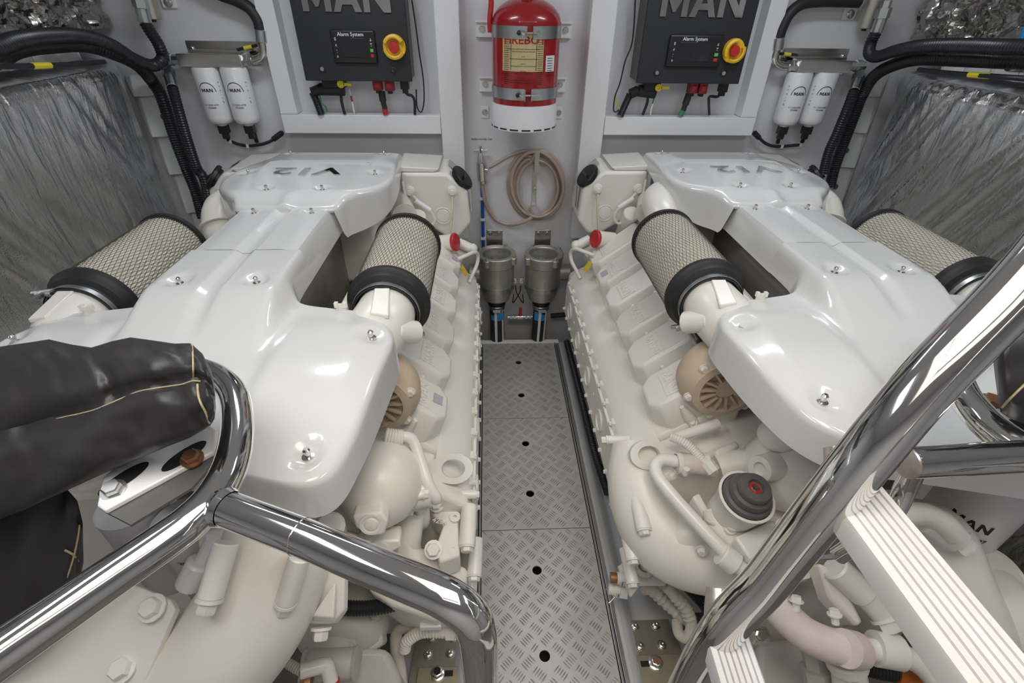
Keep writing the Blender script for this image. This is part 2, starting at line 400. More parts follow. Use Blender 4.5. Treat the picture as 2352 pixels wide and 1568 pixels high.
# ---- floor: bilge, stringers, aluminium checker plates
struct(MB().bb(-1.95, 1.95, -1.2, WY, -0.34, -0.30).build('floor', 'bilge'))
PX0, PX1 = -0.205, 0.203
fl = bpy.data.objects['floor']
def plate(y0, y1, holes, tr, z=0.0):
    mb = MB(); hx, r, q, th = -0.012, 0.0165, 0.035, 0.006
    cuts = [y0]
    for h in holes: cuts += [h-q, h+q]
    cuts.append(y1)
    for i in range(len(cuts)-1):
        a, b = cuts[i], cuts[i+1]
        if i % 2 == 0: mb.bb(PX0, PX1, a, b, z-th, z)
        else:
            mb.bb(PX0, hx-q, a, b, z-th, z); mb.bb(hx+q, PX1, a, b, z-th, z)
            cy = (a+b)/2; n = 24; top = []; sq = []
            for k in range(n):
                t = 2*PI*k/n; cx_, sy_ = math.cos(t), math.sin(t); m_ = max(abs(cx_), abs(sy_))
                top.append((hx+cx_*r, cy+sy_*r, z)); sq.append((hx+cx_/m_*q, cy+sy_/m_*q, z))
            vs = top+sq+[(p[0], p[1], z-th) for p in top]
            fs = []
            for k in range(n):
                k2 = (k+1) % n; fs.append((k, k2, n+k2, n+k)); fs.append((k, 2*n+k, 2*n+k2, k2))
            mb.add(vs, fs)
    po = mb.build('checker_plate', 'alu_plate', fl, smooth=0)
    tm = MB(); ym = MB(); L, w, gap, hgt = 0.030, 0.0044, 0.0082, 0.0024
    P = 0.0315
    j0, j1 = int(y0/P)-1, int(y1/P)+2
    for j in range(j0, j1):
        for i in range(-8, 9):
            if (i+j) % 2: continue
            cx, cy = i*P, j*P
            a = math.radians(47) if j % 2 else math.radians(-47+180)
            dx, dy = math.cos(a), math.sin(a)
            for k in range(-2, 3):
                # bars step sideways along the row, leaning
                bx, by = cx+k*gap*(-dy if j % 2 else dy)*1.0, cy+k*gap*(dx if j % 2 else -dx)*1.0
                if not (PX0+0.008 < bx < PX1-0.008 and y0+0.006 < by < y1-0.006): continue
                if any((bx-hx)**2+(by-h)**2 < (r+0.014)**2 for h in holes): continue
                e = Vector((dx, dy, 0))*L/2; s_ = Vector((-dy, dx, 0))*w/2; c0 = Vector((bx, by, z))
                vs = [c0-e, c0-e*0.45+s_, c0+e*0.45+s_, c0+e, c0+e*0.45-s_, c0-e*0.45-s_, c0-e*0.5+V(0, 0, hgt), c0+e*0.5+V(0, 0, hgt)]
                fs = [(0, 1, 6), (1, 2, 7, 6), (2, 3, 7), (3, 4, 7), (4, 5, 6, 7), (5, 0, 6)]
                (ym if (abs(cx-0.0945) < 0.02 and abs(cy-0.6955) < 0.02 and k > -2) else tm).add(vs, fs)
    t = tm.build('raised_tread', 'alu_tread', po, smooth=0, kind='stuff')
    if ym.v: ym.build('painted_tread', 'yellow_mark', po, smooth=0, kind='stuff', label='tread bars marked with yellow paint')
plate(0.16, 1.074, [0.646, 0.916], 0)
plate(1.077, 1.665, [1.237, 1.506], 0)
plate(1.668, 2.275, [1.831, 2.10], 0)
# aluminium edge trims and white stringers the plates lie on
for s in (1, -1):
    xa = PX1 if s > 0 else PX0
    t = MB(); t.bb(xa+s*0.003, xa+s*0.011, 0.16, 2.30, -0.05, 0.004); t.bb(xa+s*0.014, xa+s*0.026, 0.16, 2.30, -0.05, 0.001)
    t.build('edge_strip', 'alu_trim', fl, smooth=0, bevel=0.0015)
MB().bb(PX0-0.03, PX1+0.03, 2.279, 2.31, -0.03, 0.006).build('edge_strip', 'trim_white', fl, bevel=0.003)
for s in (1, -1):
    mb = MB()
    prof = [(0.232, -0.004), (0.262, -0.012), (0.30, -0.06), (0.46, -0.07), (0.46, -0.30), (0.225, -0.30), (0.225, -0.02)]
    mb.prism([V(s*x, 0.16, z) for x, z in prof], (0, 2.15, 0))
    mb.build('stringer', 'hull_grey', fl, bevel=0.012, bseg=3)
# ---- lamps under the ceiling
for i, (lx, ly, lw, ll) in enumerate(LAMPS):
    side = 'port' if lx < 0 else 'starboard'; row = 'nearer the hatch' if ly < 1 else 'nearer the back wall'
    t = thing('ceiling_lamp', (lx, ly, CEIL), 'slim white strip lamp over the %s engine, %s' % ('left' if lx < 0 else 'right', row), 'lamp', 'strip lamps under the ceiling')
    MB().bb(lx-lw/2-0.025, lx+lw/2+0.025, ly-ll/2-0.03, ly+ll/2+0.03, CEIL-0.032, CEIL-0.001).build('housing', 'lamp_housing', t, bevel=0.006)
    MB().bb(lx-lw/2, lx+lw/2, ly-ll/2, ly+ll/2, CEIL-0.037, CEIL-0.0325).build('diffuser', 'lamp_glow', t)

# ---- foil lined hull sides
from mathutils import noise
def foil_side(s, lab):
    def bx(y, z):      # distance of the blanket face from the middle line
        x = 1.575+0.035*math.sin((z-0.5)*2.6)
        e = max(0.0, (y-2.0)/0.42); x += 0.125*e**2.0
        return x
    def fn(a, b):
        y = 0.10+(2.31 if s < 0 else 2.27)*a
        if b < 0.8:
            z = 0.05+1.30*(b/0.8); x = bx(y, z)
            k = 1.0
        else:
            q = (b-0.8)/0.2; th = q*PI/2*0.9
            z = 1.35+0.055*math.sin(th); x = bx(y, 1.35)+0.055*(1-math.cos(th))+((1.90-bx(y, 1.35)-0.06)*max(0, q-0.5)*2 if q > 0.5 else 0); k = 0.6
        n_ = noise.noise(Vector((y*3.5+z*1.6, z*0.9-y*0.4, s*3.0)))*0.026
        f2 = noise.noise(Vector((y*13+z*7.0, z*1.6, 5.0+s)))
        n_ += (0.020 if s > 0 else 0.009)*(1-abs(f2)*2)*k
        f3 = noise.noise(Vector((y*30+z*15, z*2.6, 2.0+s)))
        n_ += (0.007 if s > 0 else 0.004)*(1-abs(f3)*2)*k*max(0.0, min(1.0, 0.5+1.5*noise.noise(Vector((y*2.0, z*2.0, 8.0+s)))))
        return V(s*(x-n_), y, z)
    o = MB().grid(fn, 260, 100).build('foil_blanket', 'foil', smooth=180)
    tag(o, lab[0], 'insulation', 'foil insulation blankets')
    def fc(a, b):
        y = 0.9+1.54*a; z = 1.505+0.60*b
        n_ = 0.0
        p = Vector((y*5.0, z*5.0, 9.0+s*4))
        n_ += 0.05*(abs(noise.noise(p)))+0.035*abs(noise.noise(p*2.3))+0.02*abs(noise.noise(p*5.1))
        return V(s*(1.72-n_*1.15), y, z)
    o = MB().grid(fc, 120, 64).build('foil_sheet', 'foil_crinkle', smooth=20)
    tag(o, lab[1], 'insulation', 'crinkled foil sheets')
    # pale panel showing between the two
    mb = MB()
    for k in range(5):
        y = 1.62+k*0.115
        mb.add([V(s*1.70, y, 1.41), V(s*1.70, y+0.113, 1.41), V(s*1.70, y+0.113, 1.50), V(s*1.70, y, 1.50), V(s*1.685, y+0.03, 1.415), V(s*1.685, y+0.085, 1.415), V(s*1.69, y+0.07, 1.495), V(s*1.69, y+0.045, 1.495)],
               [(0, 1, 5, 4), (1, 2, 6, 5), (2, 3, 7, 6), (3, 0, 4, 7), (4, 5, 6, 7), (3, 2, 1, 0)])
    tag(mb.build('hull_lining', 'rib_white', smooth=0), lab[2], 'panel', 'hull panels above the blankets')
foil_side(-1, ('silver foil insulation blanket with fine creases on the left hull side', 'dark crinkled foil sheet above the blanket at the top left', 'pale ribbed hull strip behind the black hose at the top left'))
foil_side(1, ('silver foil insulation blanket with deep vertical folds on the right hull side', 'dark crinkled foil sheet above the blanket at the top right', 'pale ribbed hull strip behind the black hose at the top right'))

# ---- stepped white ribs in the two back corners
def ribs(steps, inner, outer, lab, sgn):
    t = thing('rib_panel', (inner(steps[-1]).x, WY, inner(steps[-1]).z), lab, 'hull rib', 'stepped white hull ribs')
    for a, b in zip(steps[:-1], steps[1:]):
        i0, i1, o0, o1 = inner(a), inner(b), outer(a), outer(b)
        q = (i0.x-o0.x)
        f = [o0, i0, i1, o1]
        fr = [V(p.x, WY-0.001, p.z) for p in f]
        m0 = o0.lerp(i0, 0.22); m1 = o1.lerp(i1, 0.22)
        mb = MB()
        top = 0.022 if sgn < 0 else 0.010; bot = 0.060 if sgn < 0 else 0.030
        # face stands proud at the foot of every step
        vs = [V(o0.x, WY-0.002, o0.z), V(m0.x, WY-top, m0.z), V(i0.x, WY-top, i0.z), V(o1.x, WY-0.002, o1.z), V(m1.x, WY-bot, m1.z), V(i1.x, WY-bot*0.75, i1.z),
              V(i0.x, WY-0.001, i0.z), V(i1.x, WY-0.001, i1.z)]
        mb.add(vs, [(0, 1, 4, 3), (1, 2, 5, 4), (2, 6, 7, 5), (3, 4, 5, 7), (0, 6, 2, 1), (0, 3, 7, 6)])
        r_ = mb.build('rib_step', 'rib_white', t, smooth=0, bevel=0.004)
        c0 = (m0+i0+m1+i1)/4; c0 = V(c0.x+(i0.x-m0.x)*0.12, WY-(0.046 if sgn < 0 else 0.022), c0.z)
        MB().lathe(c0, (0, -1, 0.12), [(0.0135, 0), (0.0135, 0.003), (0.005, 0.003), (0.005, 0.0045), (0.001, 0.0045)], 16).build('fixing', 'grey_rubber', r_)
    return t
ribs([172, 218, 310, 395, 482, 560], lambda y: at(372+(y-170)*0.36, y, Y=2.43), lambda y: at(282+(y-170)*0.47, y, Y=WY-0.002), 'stepped white hull ribs in the back left corner', -1)
ribs([168, 222, 305, 384, 470, 550], lambda y: at(1975-(y-170)*0.27, y, Y=2.43), lambda y: at(2046-(y-170)*0.37, y, Y=WY-0.002), 'stepped white hull ribs in the back right corner', 1)
# ================================================================== THE TWO ENGINES
def dense(half, n):
    """half outline far->near on +u side, mirrored to a closed loop; catmull then resample"""
    P = catmull([V(u, y, 0) for u, y in half], 8)
    P, _ = resample(P, n)
    R_ = [(p.x, p.y) for p in P]
    L_ = [(-p.x, p.y) for p in P[::-1]]
    return R_+L_[1:] if abs(P[-1].x) < 1e-6 else R_+L_
def ss(a, b, x):
    t = max(0.0, min(1.0, (x-a)/(b-a))); return t*t*(3-2*t)
def shell(e, loop, closed, y0, y1, top, R_, bottom, dimples, lean=0.004, rings=26, thick=True):
    """moulded cover: loop of (u,y); top(u,y) height; bottom(u,y) skirt foot height"""
    n = len(loop); rows = []
    prof = []
    for k in range(5): prof.append(('s', k/5.0))
    for k in range(5):
        th = PI/2*k/5.0; prof.append(('e', R_*(1-math.cos(th)), R_*(1-math.sin(th))))
    for k in range(rings+1): prof.append(('t', k/rings))
    mb = MB(); vs = []
    for p in prof:
        for (u, y) in loop:
            su, sy = 0.0, min(max(y, y0), y1)
            D = math.hypot(su-u, sy-y); dx, dy = ((su-u)/D, (sy-y)/D) if D > 1e-6 else (0, 0)
            if p[0] == 's':
                z0 = bottom(u, y); z1 = top(u, y)-R_; z = z0+(z1-z0)*p[1]; o = lean*(1-p[1])
                q = (u-dx*o, y-dy*o, z)
            elif p[0] == 'e':
                d = min(p[1], D); q = (u+dx*d, y+dy*d, top(u+dx*d, y+dy*d)-p[2])
            else:
                d = min(R_, D*0.5)+(D-min(R_, D*0.5))*p[1]; uu, yy = u+dx*d, y+dy*d; z = top(uu, yy)
                for (du, dyy, dr, dp) in dimples:
                    r_ = math.hypot(uu-du, (yy-dyy))
                    if r_ < dr: z -= dp*ss(1.0, 0.45, r_/dr)
                q = (uu, yy, z)
            vs.append(e(*q))
    fs = []
    m = len(prof)
    for j in range(m-1):
        for i in range(n if closed else n-1):
            i2 = (i+1) % n; fs.append((j*n+i, j*n+i2, (j+1)*n+i2, (j+1)*n+i))
    mb.add(vs, fs); return mb

def engine(side):
    s = 1 if side == 'L' else -1
    cx = -0.80*s; dy = 0.0 if s > 0 else 0.03
    def e(u, y, z): return V(cx+s*u, y+dy, z)
    def ed(u, y, z): return V(s*u, y, z)
    lr = 'left' if s > 0 else 'right'
    t = thing('marine_engine', e(0, 1.3, -0.25), 'white twelve-cylinder marine engine filling the %s side of the room' % lr, 'engine', 'pair of white marine engines')
    E_ = t
    # ---------------- moulded covers
    fscr = [(0.375, 0.890), (-0.375, 0.890), (0.325, 0.575 if s > 0 else 0.64), (-0.325, 0.64 if s > 0 else 0.50), (0.088, 1.04), (-0.088, 1.04)]
    half = [(0.150, 1.203), (0.150, 1.12), (0.158, 1.065), (0.20, 1.025), (0.27, 1.005), (0.345, 0.988), (0.398, 0.955), (0.421, 0.90), (0.417, 0.82), (0.406, 0.72), (0.392, 0.64), (0.372, 0.58), (0.335, 0.548), (0.27, 0.542), (0.14, 0.548), (0.0, 0.55)]
    loop = dense(half, 96)
    cs = 0.05 if s > 0 else -0.07
    loop = [(u, y+ss(0.80, 0.55, y)*(-0.25*s*u+cs)) for u, y in loop]
    def ftop(u, y):
        a = abs(u)
        zb = 1.016-0.020*ss(0.34, 0.42, a)-0.030*ss(0.80, 0.52, y)
        zb += 0.010*ss(0.165, 0.205, a)*ss(0.99, 0.90, y)*ss(0.52, 0.70, y)
        bx_ = ss(0.175-0.0*y, 0.138, a)*ss(0.80, 1.02, y)
        gr = 0.011*ss(0.026, 0.008, a)*ss(0.84, 0.98, y)
        return zb+(1.077-zb)*bx_-gr
    def fbot(u, y):
        return 0.988-0.078*ss(1.06, 0.92, y)-0.010*ss(0.6, 0.5, y)
    sc = [(u, y, 0.034, 0.010) for u, y in fscr]
    fc = shell(e, loop, False, 0.72, 1.203, ftop, 0.014, fbot, sc, rings=40)
    fc.build('front_cover', 'gloss_white', E_, smooth=60, weld=True)
    # middle cover between hood and front cover
    def mtop(u, y):
        a = abs(u); return 1.078-0.004*ss(0.09, 0.14, a)-0.011*ss(0.026, 0.008, a)
    mb = MB(); us = [-0.150, -0.146, -0.140, -0.132, -0.118, -0.09, -0.05, -0.028, -0.02, -0.012, 0, 0.012, 0.02, 0.028, 0.05, 0.09, 0.118, 0.132, 0.140, 0.146, 0.150]
    zz = [-0.085, -0.03, -0.010, -0.002, 0]
    mscr = [(0.088, 1.487), (-0.088, 1.487)]
    ysn = [1.203+(1.66-1.203)*k/46 for k in range(47)]
    us2 = sorted(set(us+[x/100 for x in range(-13, 14)]))
    vs = []; fs = []
    for y in ysn:
        for u in us2:
            a = abs(u); z = mtop(u, y)
            if a > 0.139: z = mtop(0.139, y)-0.006-(a-0.139)/(0.150-0.139)*0.085
            for du, dyy in mscr:
                r_ = math.hypot(u-du, y-dyy)
                if r_ < 0.03: z -= 0.007*ss(1, 0.45, r_/0.03)
            vs.append(e(u, y, z))
    nn = len(us2)
    for j in range(len(ysn)-1):
        for i in range(nn-1): fs.append((j*nn+i, j*nn+i+1, (j+1)*nn+i+1, (j+1)*nn+i))
    MB().add(vs, fs).build('middle_cover', 'gloss_white', E_, smooth=50)
    # rear hood
    hh = [(0.262, 2.21), (0.270, 2.08), (0.284, 1.95), (0.294, 1.83), (0.292, 1.74), (0.268, 1.665), (0.218, 1.60), (0.180, 1.56), (0.165, 1.525), (0.145, 1.505), (0.08, 1.50), (0.0, 1.498)]
    hl = dense(hh, 80)
    def htop(u, y):
        a = abs(u)
        z = 1.108-0.026*ss(1.85, 2.2, y)-0.012*ss(0.16, 0.28, a)
        z -= 0.024*ss(1.605, 1.51, y)
        z += 0.010*math.exp(-(u/0.022)**2)*ss(1.60, 1.55, y)*ss(1.49, 1.51, y)
        return z
    def hbot(u, y):
        a = abs(u)
        z = 1.072-0.10*ss(0.148, 0.168, a)-0.0*y
        z += 0.045*ss(1.56, 1.80, y)+0.01*ss(1.8, 2.0, y)
        if a > 0.15: z = min(z, htop(u, y)-0.028)
        return z-0.008*math.exp(-(u/0.02)**2)*(1 if y < 1.6 else 0)
    hscr = [(0.225, 1.815), (-0.225, 1.815), (0.09, 1.62), (-0.09, 1.62), (0.195, 2.17), (-0.195, 2.17)]
    shell(e, hl, True, 1.72, 2.10, htop, 0.020, hbot, [(u, y, 0.030, 0.007) for u, y in hscr], rings=30).build('hood', 'gloss_white', E_, smooth=60, weld=True)
    # raised field with the emblem
    zf = 1.107
    fld = [(-0.16, 1.79), (0.16, 1.79), (0.21, 1.93), (-0.21, 1.93)]
    MB().tube([e(-0.175, 1.80, zf-0.001), e(-0.19, 1.90, zf-0.002), e(-0.15, 1.945, zf-0.002), e(0.15, 1.945, zf-0.002), e(0.19, 1.90, zf-0.002), e(0.175, 1.80, zf-0.001)], 0.0018, 6, seg=8).build('moulded_edge', 'gloss_white', E_)
    em = at(707, 396, Z=1.106) if s > 0 else at(1709, 391, Z=1.106)
    text_mb('V12', 0.112, V(em.x, em.y, 1.107), (-1, 0, 0), (0, -1, 0), 0.006, xs=1.36, bold=0.022).build('emblem', 'chrome', E_, smooth=0, label='chrome V12 emblem')
    # cover screws
    stud = MB().lathe((0, 0, 0), (0, 0, 1), [(0.0085, -0.001), (0.0085, 0.001), (0.004, 0.0015), (0.004, 0.008), (0.0052, 0.009), (0.0052, 0.013), (0.003, 0.0155), (0.001, 0.0155)], 12).mesh('cover_screw', 'bolt_steel')
    for (u, y) in fscr:
        if s < 0 and u > 0.3 and y > 0.8: continue      # one hole is empty on this engine
        big = 1.25 if abs(u) > 0.2 else 1.0
        o = inst('cover_screw', stud, e(u, y, ftop(u, y)-0.010), E_); o.scale = (big, big, big)
    for (u, y) in mscr: inst('cover_screw', stud, e(u, y, mtop(u, y)-0.007), E_)
    for (u, y) in hscr: inst('cover_screw', stud, e(u, y, htop(u, y)-0.007), E_)
    if s < 0:
        MB().lathe(e(0.375, 0.890, ftop(0.375, 0.890)-0.0098), (0, 0, 1), [(0.009, 0), (0.009, 0.0006)], 14).build('screw_hole', 'rust_hose', E_)
    # ---------------- block and cylinder heads
    prof = [(0.44, 0.60), (0.575, 0.535), (0.575, 0.34), (0.53, 0.30), (0.50, 0.05), (0.33, -0.18), (-0.33, -0.18), (-0.50, 0.05), (-0.57, 0.30), (-0.57, 0.53), (-0.44, 0.60), (-0.18, 0.70), (-0.06, 0.62), (0.06, 0.62), (0.18, 0.70)]
    MB().prism([e(u, 0.80, z) for u, z in prof], (0, 1.30, 0)).build('engine_block', 'cream', E_, bevel=0.02, bseg=3)
    for q in (1, -1):
        hp = [(0.505, 0.545), (0.515, 0.575), (0.475, 0.605), (0.31, 0.725), (0.27, 0.70), (0.27, 0.62), (0.40, 0.54)]
        MB().prism([e(q*u, 0.93, z) for u, z in hp], (0, 1.13, 0)).build('cylinder_head', 'cream', E_, bevel=0.012)
    # smooth shelf and bolted side cover facing the aisle
    sh = [(0.480, 0.60), (0.535, 0.575), (0.572, 0.545), (0.582, 0.515), (0.582, 0.49), (0.50, 0.49)]
    MB().prism([e(u, 0.84, z) for u, z in sh], (0, 1.20, 0)).build('side_shelf', 'cream_smooth', E_, bevel=0.012, bseg=3)
    pl = [(0.85, 0.345), (0.86, 0.50), (0.88, 0.515), (2.02, 0.515), (2.04, 0.49), (2.04, 0.345)]
    MB().prism([e(0.578, y, z) for y, z in pl], ed(0.012, 0, 0)).build('side_cover', 'cream_smooth', E_, bevel=0.003)
    for y in (0.93, 1.17, 1.41, 1.65, 1.89):
        MB().lathe(e(0.588, y, 0.435), ed(1, 0, 0), [(0.040, 0), (0.040, 0.006), (0.034, 0.008), (0.032, 0.003), (0.002, 0.003)], 24).build('round_boss', 'cream_smooth', E_)
    for y in (1.05, 1.29, 1.53, 1.77):
        MB().lathe(e(0.588, y, 0.45), ed(1, 0, 0), [(0.007, 0), (0.007, 0.004), (0.002, 0.004)], 12).build('small_boss', 'cream_smooth', E_)
    bl = MB().bolt((0, 0, 0), (0, 0, 1), 0.0075, 0.009).mesh('flange_bolt', 'cream_smooth')
    lug = MB().bb(-0.013, 0.013, -0.013, 0.013, 0, 0.018).mesh('bolt_lug', 'cream_smooth')
    for k in range(13):
        y = 0.875+k*0.0935
        inst('flange_bolt', bl, e(0.590, y+0.04, 0.362), E_, ZQ(ed(1, 0, 0)))
        inst('bolt_lug', lug, e(0.566, y, 0.525), E_, ZQ(ed(1, 0, 0.0)))
        inst('flange_bolt', bl, e(0.583, y, 0.527), E_, ZQ(ed(1, 0, 0)))
    # ---------------- valve covers on the aisle bank
    al = math.radians(38); T = V(s*math.cos(al), 0, -math.sin(al)); N = V(s*math.sin(al), 0, math.cos(al)); Yv = V(0, 1, 0)
    def vc_pt(c0, a, b, c): return c0+T*a+Yv*b+N*c
    vm = MB(); c0 = V(0, 0, 0)
    lv = [(-0.165, 0.128, 0.090, -0.125), (-0.160, 0.125, 0.086, -0.055), (-0.138, 0.114, 0.070, -0.010), (-0.130, 0.106, 0.062, 0.0)]
    vs = []
    for (a0, a1, b, h) in lv:
        for (a, bb) in ((a0, -b), (a1*0.72, -b), (a1, -b*0.55), (a1, b*0.55), (a1*0.72, b), (a0, b)): vs.append(vc_pt(c0, a, bb, h))
    fs = []
    for j in range(3):
        for i in range(6): fs.append((j*6+i, j*6+(i+1) % 6, (j+1)*6+(i+1) % 6, (j+1)*6+i))
    fs.append([18+i for i in range(6)])
    vm.add(vs, fs)
    vmesh = vm.mesh('valve_cover', 'cream_smooth', smooth=30)
    npm = MB().prism([vc_pt(c0, -0.002, -0.050, 0.0), vc_pt(c0, 0.050, -0.050, 0.0), vc_pt(c0, 0.050, 0.050, 0.0), vc_pt(c0, -0.002, 0.050, 0.0)], N*0.003).mesh('name_plate', 'cream_smooth')
    ltm = text_mb('MAN', 0.040, vc_pt(c0, 0.025, 0, 0.0028), V(0, s, 0), -T, 0.0028, bold=0.01).mesh('raised_lettering', 'cream_smooth')
    cmesh = MB().lathe((0, 0, 0), N, [(0.019, 0), (0.017, 0.05), (0.006, 0.085)], 14).mesh('bolt_column', 'cream_smooth')
    for k in range(6):
        p = e(0.428, 1.025+0.182*k, 0.745)
        vo = inst('valve_cover', vmesh, p, E_)
        b_ = vo.modifiers.new('bevel', 'BEVEL'); b_.width = 0.006; b_.segments = 3; b_.limit_method = 'ANGLE'; b_.angle_limit = math.radians(20)
        inst('name_plate', npm, p, vo); inst('raised_lettering', ltm, p, vo)
        for a in (-0.06, 0.03):
            for b2 in (-0.084, 0.084): inst('bolt_column', cmesh, vc_pt(p, a, b2, -0.11), vo)
    p = e(0.428, 1.025, 0.745)
    for a in (0.03, -0.06): MB().bolt(vc_pt(p, a, -0.098, -0.088), N+V(0, -0.4, 0), 0.009, 0.011).build('valve_cover_bolt', 'cream_smooth', E_)
    # warning labels on the outer slope of first and last covers
    for k in (0, 5) if s > 0 else (4,):
        p = e(0.428, 1.025+0.182*k, 0.745); q = [vc_pt(p, 0.060, -0.015, 0.0016), vc_pt(p, 0.090, -0.012, 0.0012), vc_pt(p, 0.090, 0.024, 0.0012), vc_pt(p, 0.060, 0.022, 0.0016)]
        MB().prism(q, N*0.0006).build('warning_label', 'label_purple', E_, smooth=0, label='small pale purple warning label')
    # ---------------- air filters
    for q in (1, -1):
        zf_, uf = 0.962, 0.372*q
        y0, y1, r = 1.115, 1.485, 0.102
        prof = [(r-0.006, 0), (r-0.006, y1-y0)]
        # pleated paper
        n = 180; vs = []; fs = []
        for (yy) in (y0, y1):
            for k in range(n):
                a = 2*PI*k/n; rr = r-0.004-(0.004 if k % 2 else 0)
                vs.append(e(uf+math.cos(a)*rr, yy, zf_+math.sin(a)*rr))
        for k in range(n): fs.append((k, (k+1) % n, n+(k+1) % n, n+k))
        fs.append([n+k for k in range(n)])
        af = MB().add(vs, fs).build('air_filter', 'paper', E_, smooth=0, label='cylindrical paper air filter in black wire mesh on the %s side' % ('aisle' if q > 0 else 'hull'))
        wm = MB(); nw = 64; tw = 0.30
        for d_ in (1, -1):
            for k in range(nw):
                a0 = 2*PI*k/nw; pts = []
                sg = 15
                for j in range(sg+1):
                    f = j/sg; a = a0+d_*f*tw*2*PI*0.62; pts.append(e(uf+math.cos(a)*r, y0+(y1-y0)*f, zf_+math.sin(a)*r))
                wm.tube(pts, 0.0007, 3, smooth=False, cap=False)
        wm.build('wire_mesh', 'wire', af, smooth=0, kind='stuff')
        MB().lathe(e(uf, y1-0.004, zf_), (0, 1, 0), [(r-0.012, 0), (r+0.004, 0), (r+0.005, 0.014), (r-0.004, 0.02), (0.02, 0.02)], 40).build('end_cap', 'rubber_black', af)
        rm = MB().lathe(e(uf, y0+0.010, zf_), (0, -1, 0), [(r-0.02, 0), (r+0.005, 0), (r+0.006, 0.013), (r-0.003, 0.020), (r-0.006, 0.034), (r-0.018, 0.040), (r-0.020, 0.062), (r-0.024, 0.064), (r-0.026, 0.040), (r-0.06, 0.040)], 48)
        rm.build('rubber_collar', 'rubber_black', af)
        cl = MB().lathe(e(uf, y0-0.040, zf_), (0, -1, 0), [(r-0.0175, 0), (r-0.0165, 0), (r-0.0165, 0.012), (r-0.0175, 0.012)], 48, closed=True)
        sc_ = e(uf+0.06*q, y0-0.046, zf_+(0.065 if q < 0 else -0.075))
        cl.cyl(sc_-V(0.03, 0, 0), sc_+V(0.03, 0, 0.008), 0.006, n=10); cl.cyl(sc_-V(0.018, 0, 0.004), sc_-V(0.006, 0, 0), 0.010, n=10); cl.cyl(sc_+V(0.006, 0, 0), sc_+V(0.018, 0, 0), 0.010, n=10)
        cl.build('hose_clamp', 'zinc', af)
        # intake pipe and bosses running under the front cover
        ip = MB().tube([e(uf, y0+0.0, zf_), e(uf, y0-0.06, zf_), e(uf-0.015*q, y0-0.12, zf_-0.01), e(uf-0.06*q, y0-0.20, zf_-0.045), e(uf-0.12*q, y0-0.30, zf_-0.10)], lambda f: 0.072+0.004*f, 28, seg=6)
        ip.build('intake_pipe', 'cream_smooth', E_, smooth=60)
        wb = MB().prism([e(uf-0.018*q, y0-0.055, zf_+0.066), e(uf+0.020*q, y0-0.055, zf_+0.066), e(uf+0.030*q, y0-0.15, zf_+0.045), e(uf-0.012*q, y0-0.15, zf_+0.052)], (0, 0, 0.012))
        wb.build('intake_rib', 'cream_smooth', E_, bevel=0.003)
        MB().cyl(e(uf+0.030*q, y0-0.13, zf_+0.00), e(uf+0.075*q, y0-0.085, zf_-0.035), 0.030, n=20, bev=0.003).build('intake_stub', 'cream_smooth', E_)
        MB().cyl(e(uf-0.02*q, y0-0.15, zf_+0.02), e(uf-0.115*q, y0-0.125, zf_+0.030), 0.021, n=18, bev=0.003).build('vent_stub', 'cream_smooth', E_)
        vc = MB().bb(-0.011, 0.011, -0.003, 0.003, 0, 0.026).bb(-0.014, -0.006, -0.005, 0.005, 0.018, 0.03).bb(0.006, 0.014, -0.005, 0.005, 0.018, 0.03)
        for v_ in vc.v: v_ += e(uf-0.085*q, y0-0.12, zf_+0.045)
        vc.build('pipe_clip', 'cream_smooth', E_)
        MB().cyl(e(uf-0.125*q, y0-0.10, zf_-0.02), e(uf-0.118*q, y1+0.05, zf_-0.04), 0.0155, n=14).build('return_pipe', 'cream_smooth', E_)
        # manifolds and charge air elbows below and behind the hood
        zc_ = 0.76 if (s > 0 and q > 0) else 0.86
        MB().cyl(e(0.235*q, 0.98, zc_), e(0.235*q, 1.86, zc_), 0.070, n=24, bev=0.01).build('charge_pipe', 'cream_old', E_)
        MB().cyl(e(0.235*q, 1.33, zc_), e(0.235*q, 1.37, zc_), 0.077, n=24).build('pipe_band', 'cream', E_)
        if not (s > 0 and q > 0): MB().tube([e(0.26*q, 1.62, 0.84), e(0.30*q, 1.66, 0.93), e(0.315*q, 1.73, 0.985), e(0.30*q, 1.81, 0.99), e(0.25*q, 1.90, 0.98)], 0.062, 24, seg=6).build('charge_elbow', 'cream_smooth', E_, smooth=60)
        if q < 0: MB().lathe(e(-0.305, 1.67, 0.955), ed(-0.3, 0.6, 0.6), [(0.060, -0.006), (0.066, -0.004), (0.066, 0.004), (0.060, 0.006)], 26, closed=True).build('weld_seam', 'cream', E_)
        MB().cyl(e(0.30*q, 1.90, 0.905), e(0.24*q, 2.1, 0.90), 0.050, n=20).cyl(e(0.33*q, 1.72, 0.85), e(0.315*q, 1.80, 0.87), 0.055, n=20).build('coolant_connection', 'cream', E_)
    # core under the covers; cooler coloured dark as the shade of the void
    MB().bb(e(-0.085, 0, 0).x, e(0.085, 0, 0).x, 0.72+dy, 2.16+dy, 0.60, 0.93).build('charge_cooler', 'bilge', E_, bevel=0.02)
    MB().bb(e(-0.22, 0, 0).x, e(0.22, 0, 0).x, 1.72+dy, 2.20+dy, 0.70, 1.02).build('heat_exchanger', 'cream', E_, bevel=0.02)
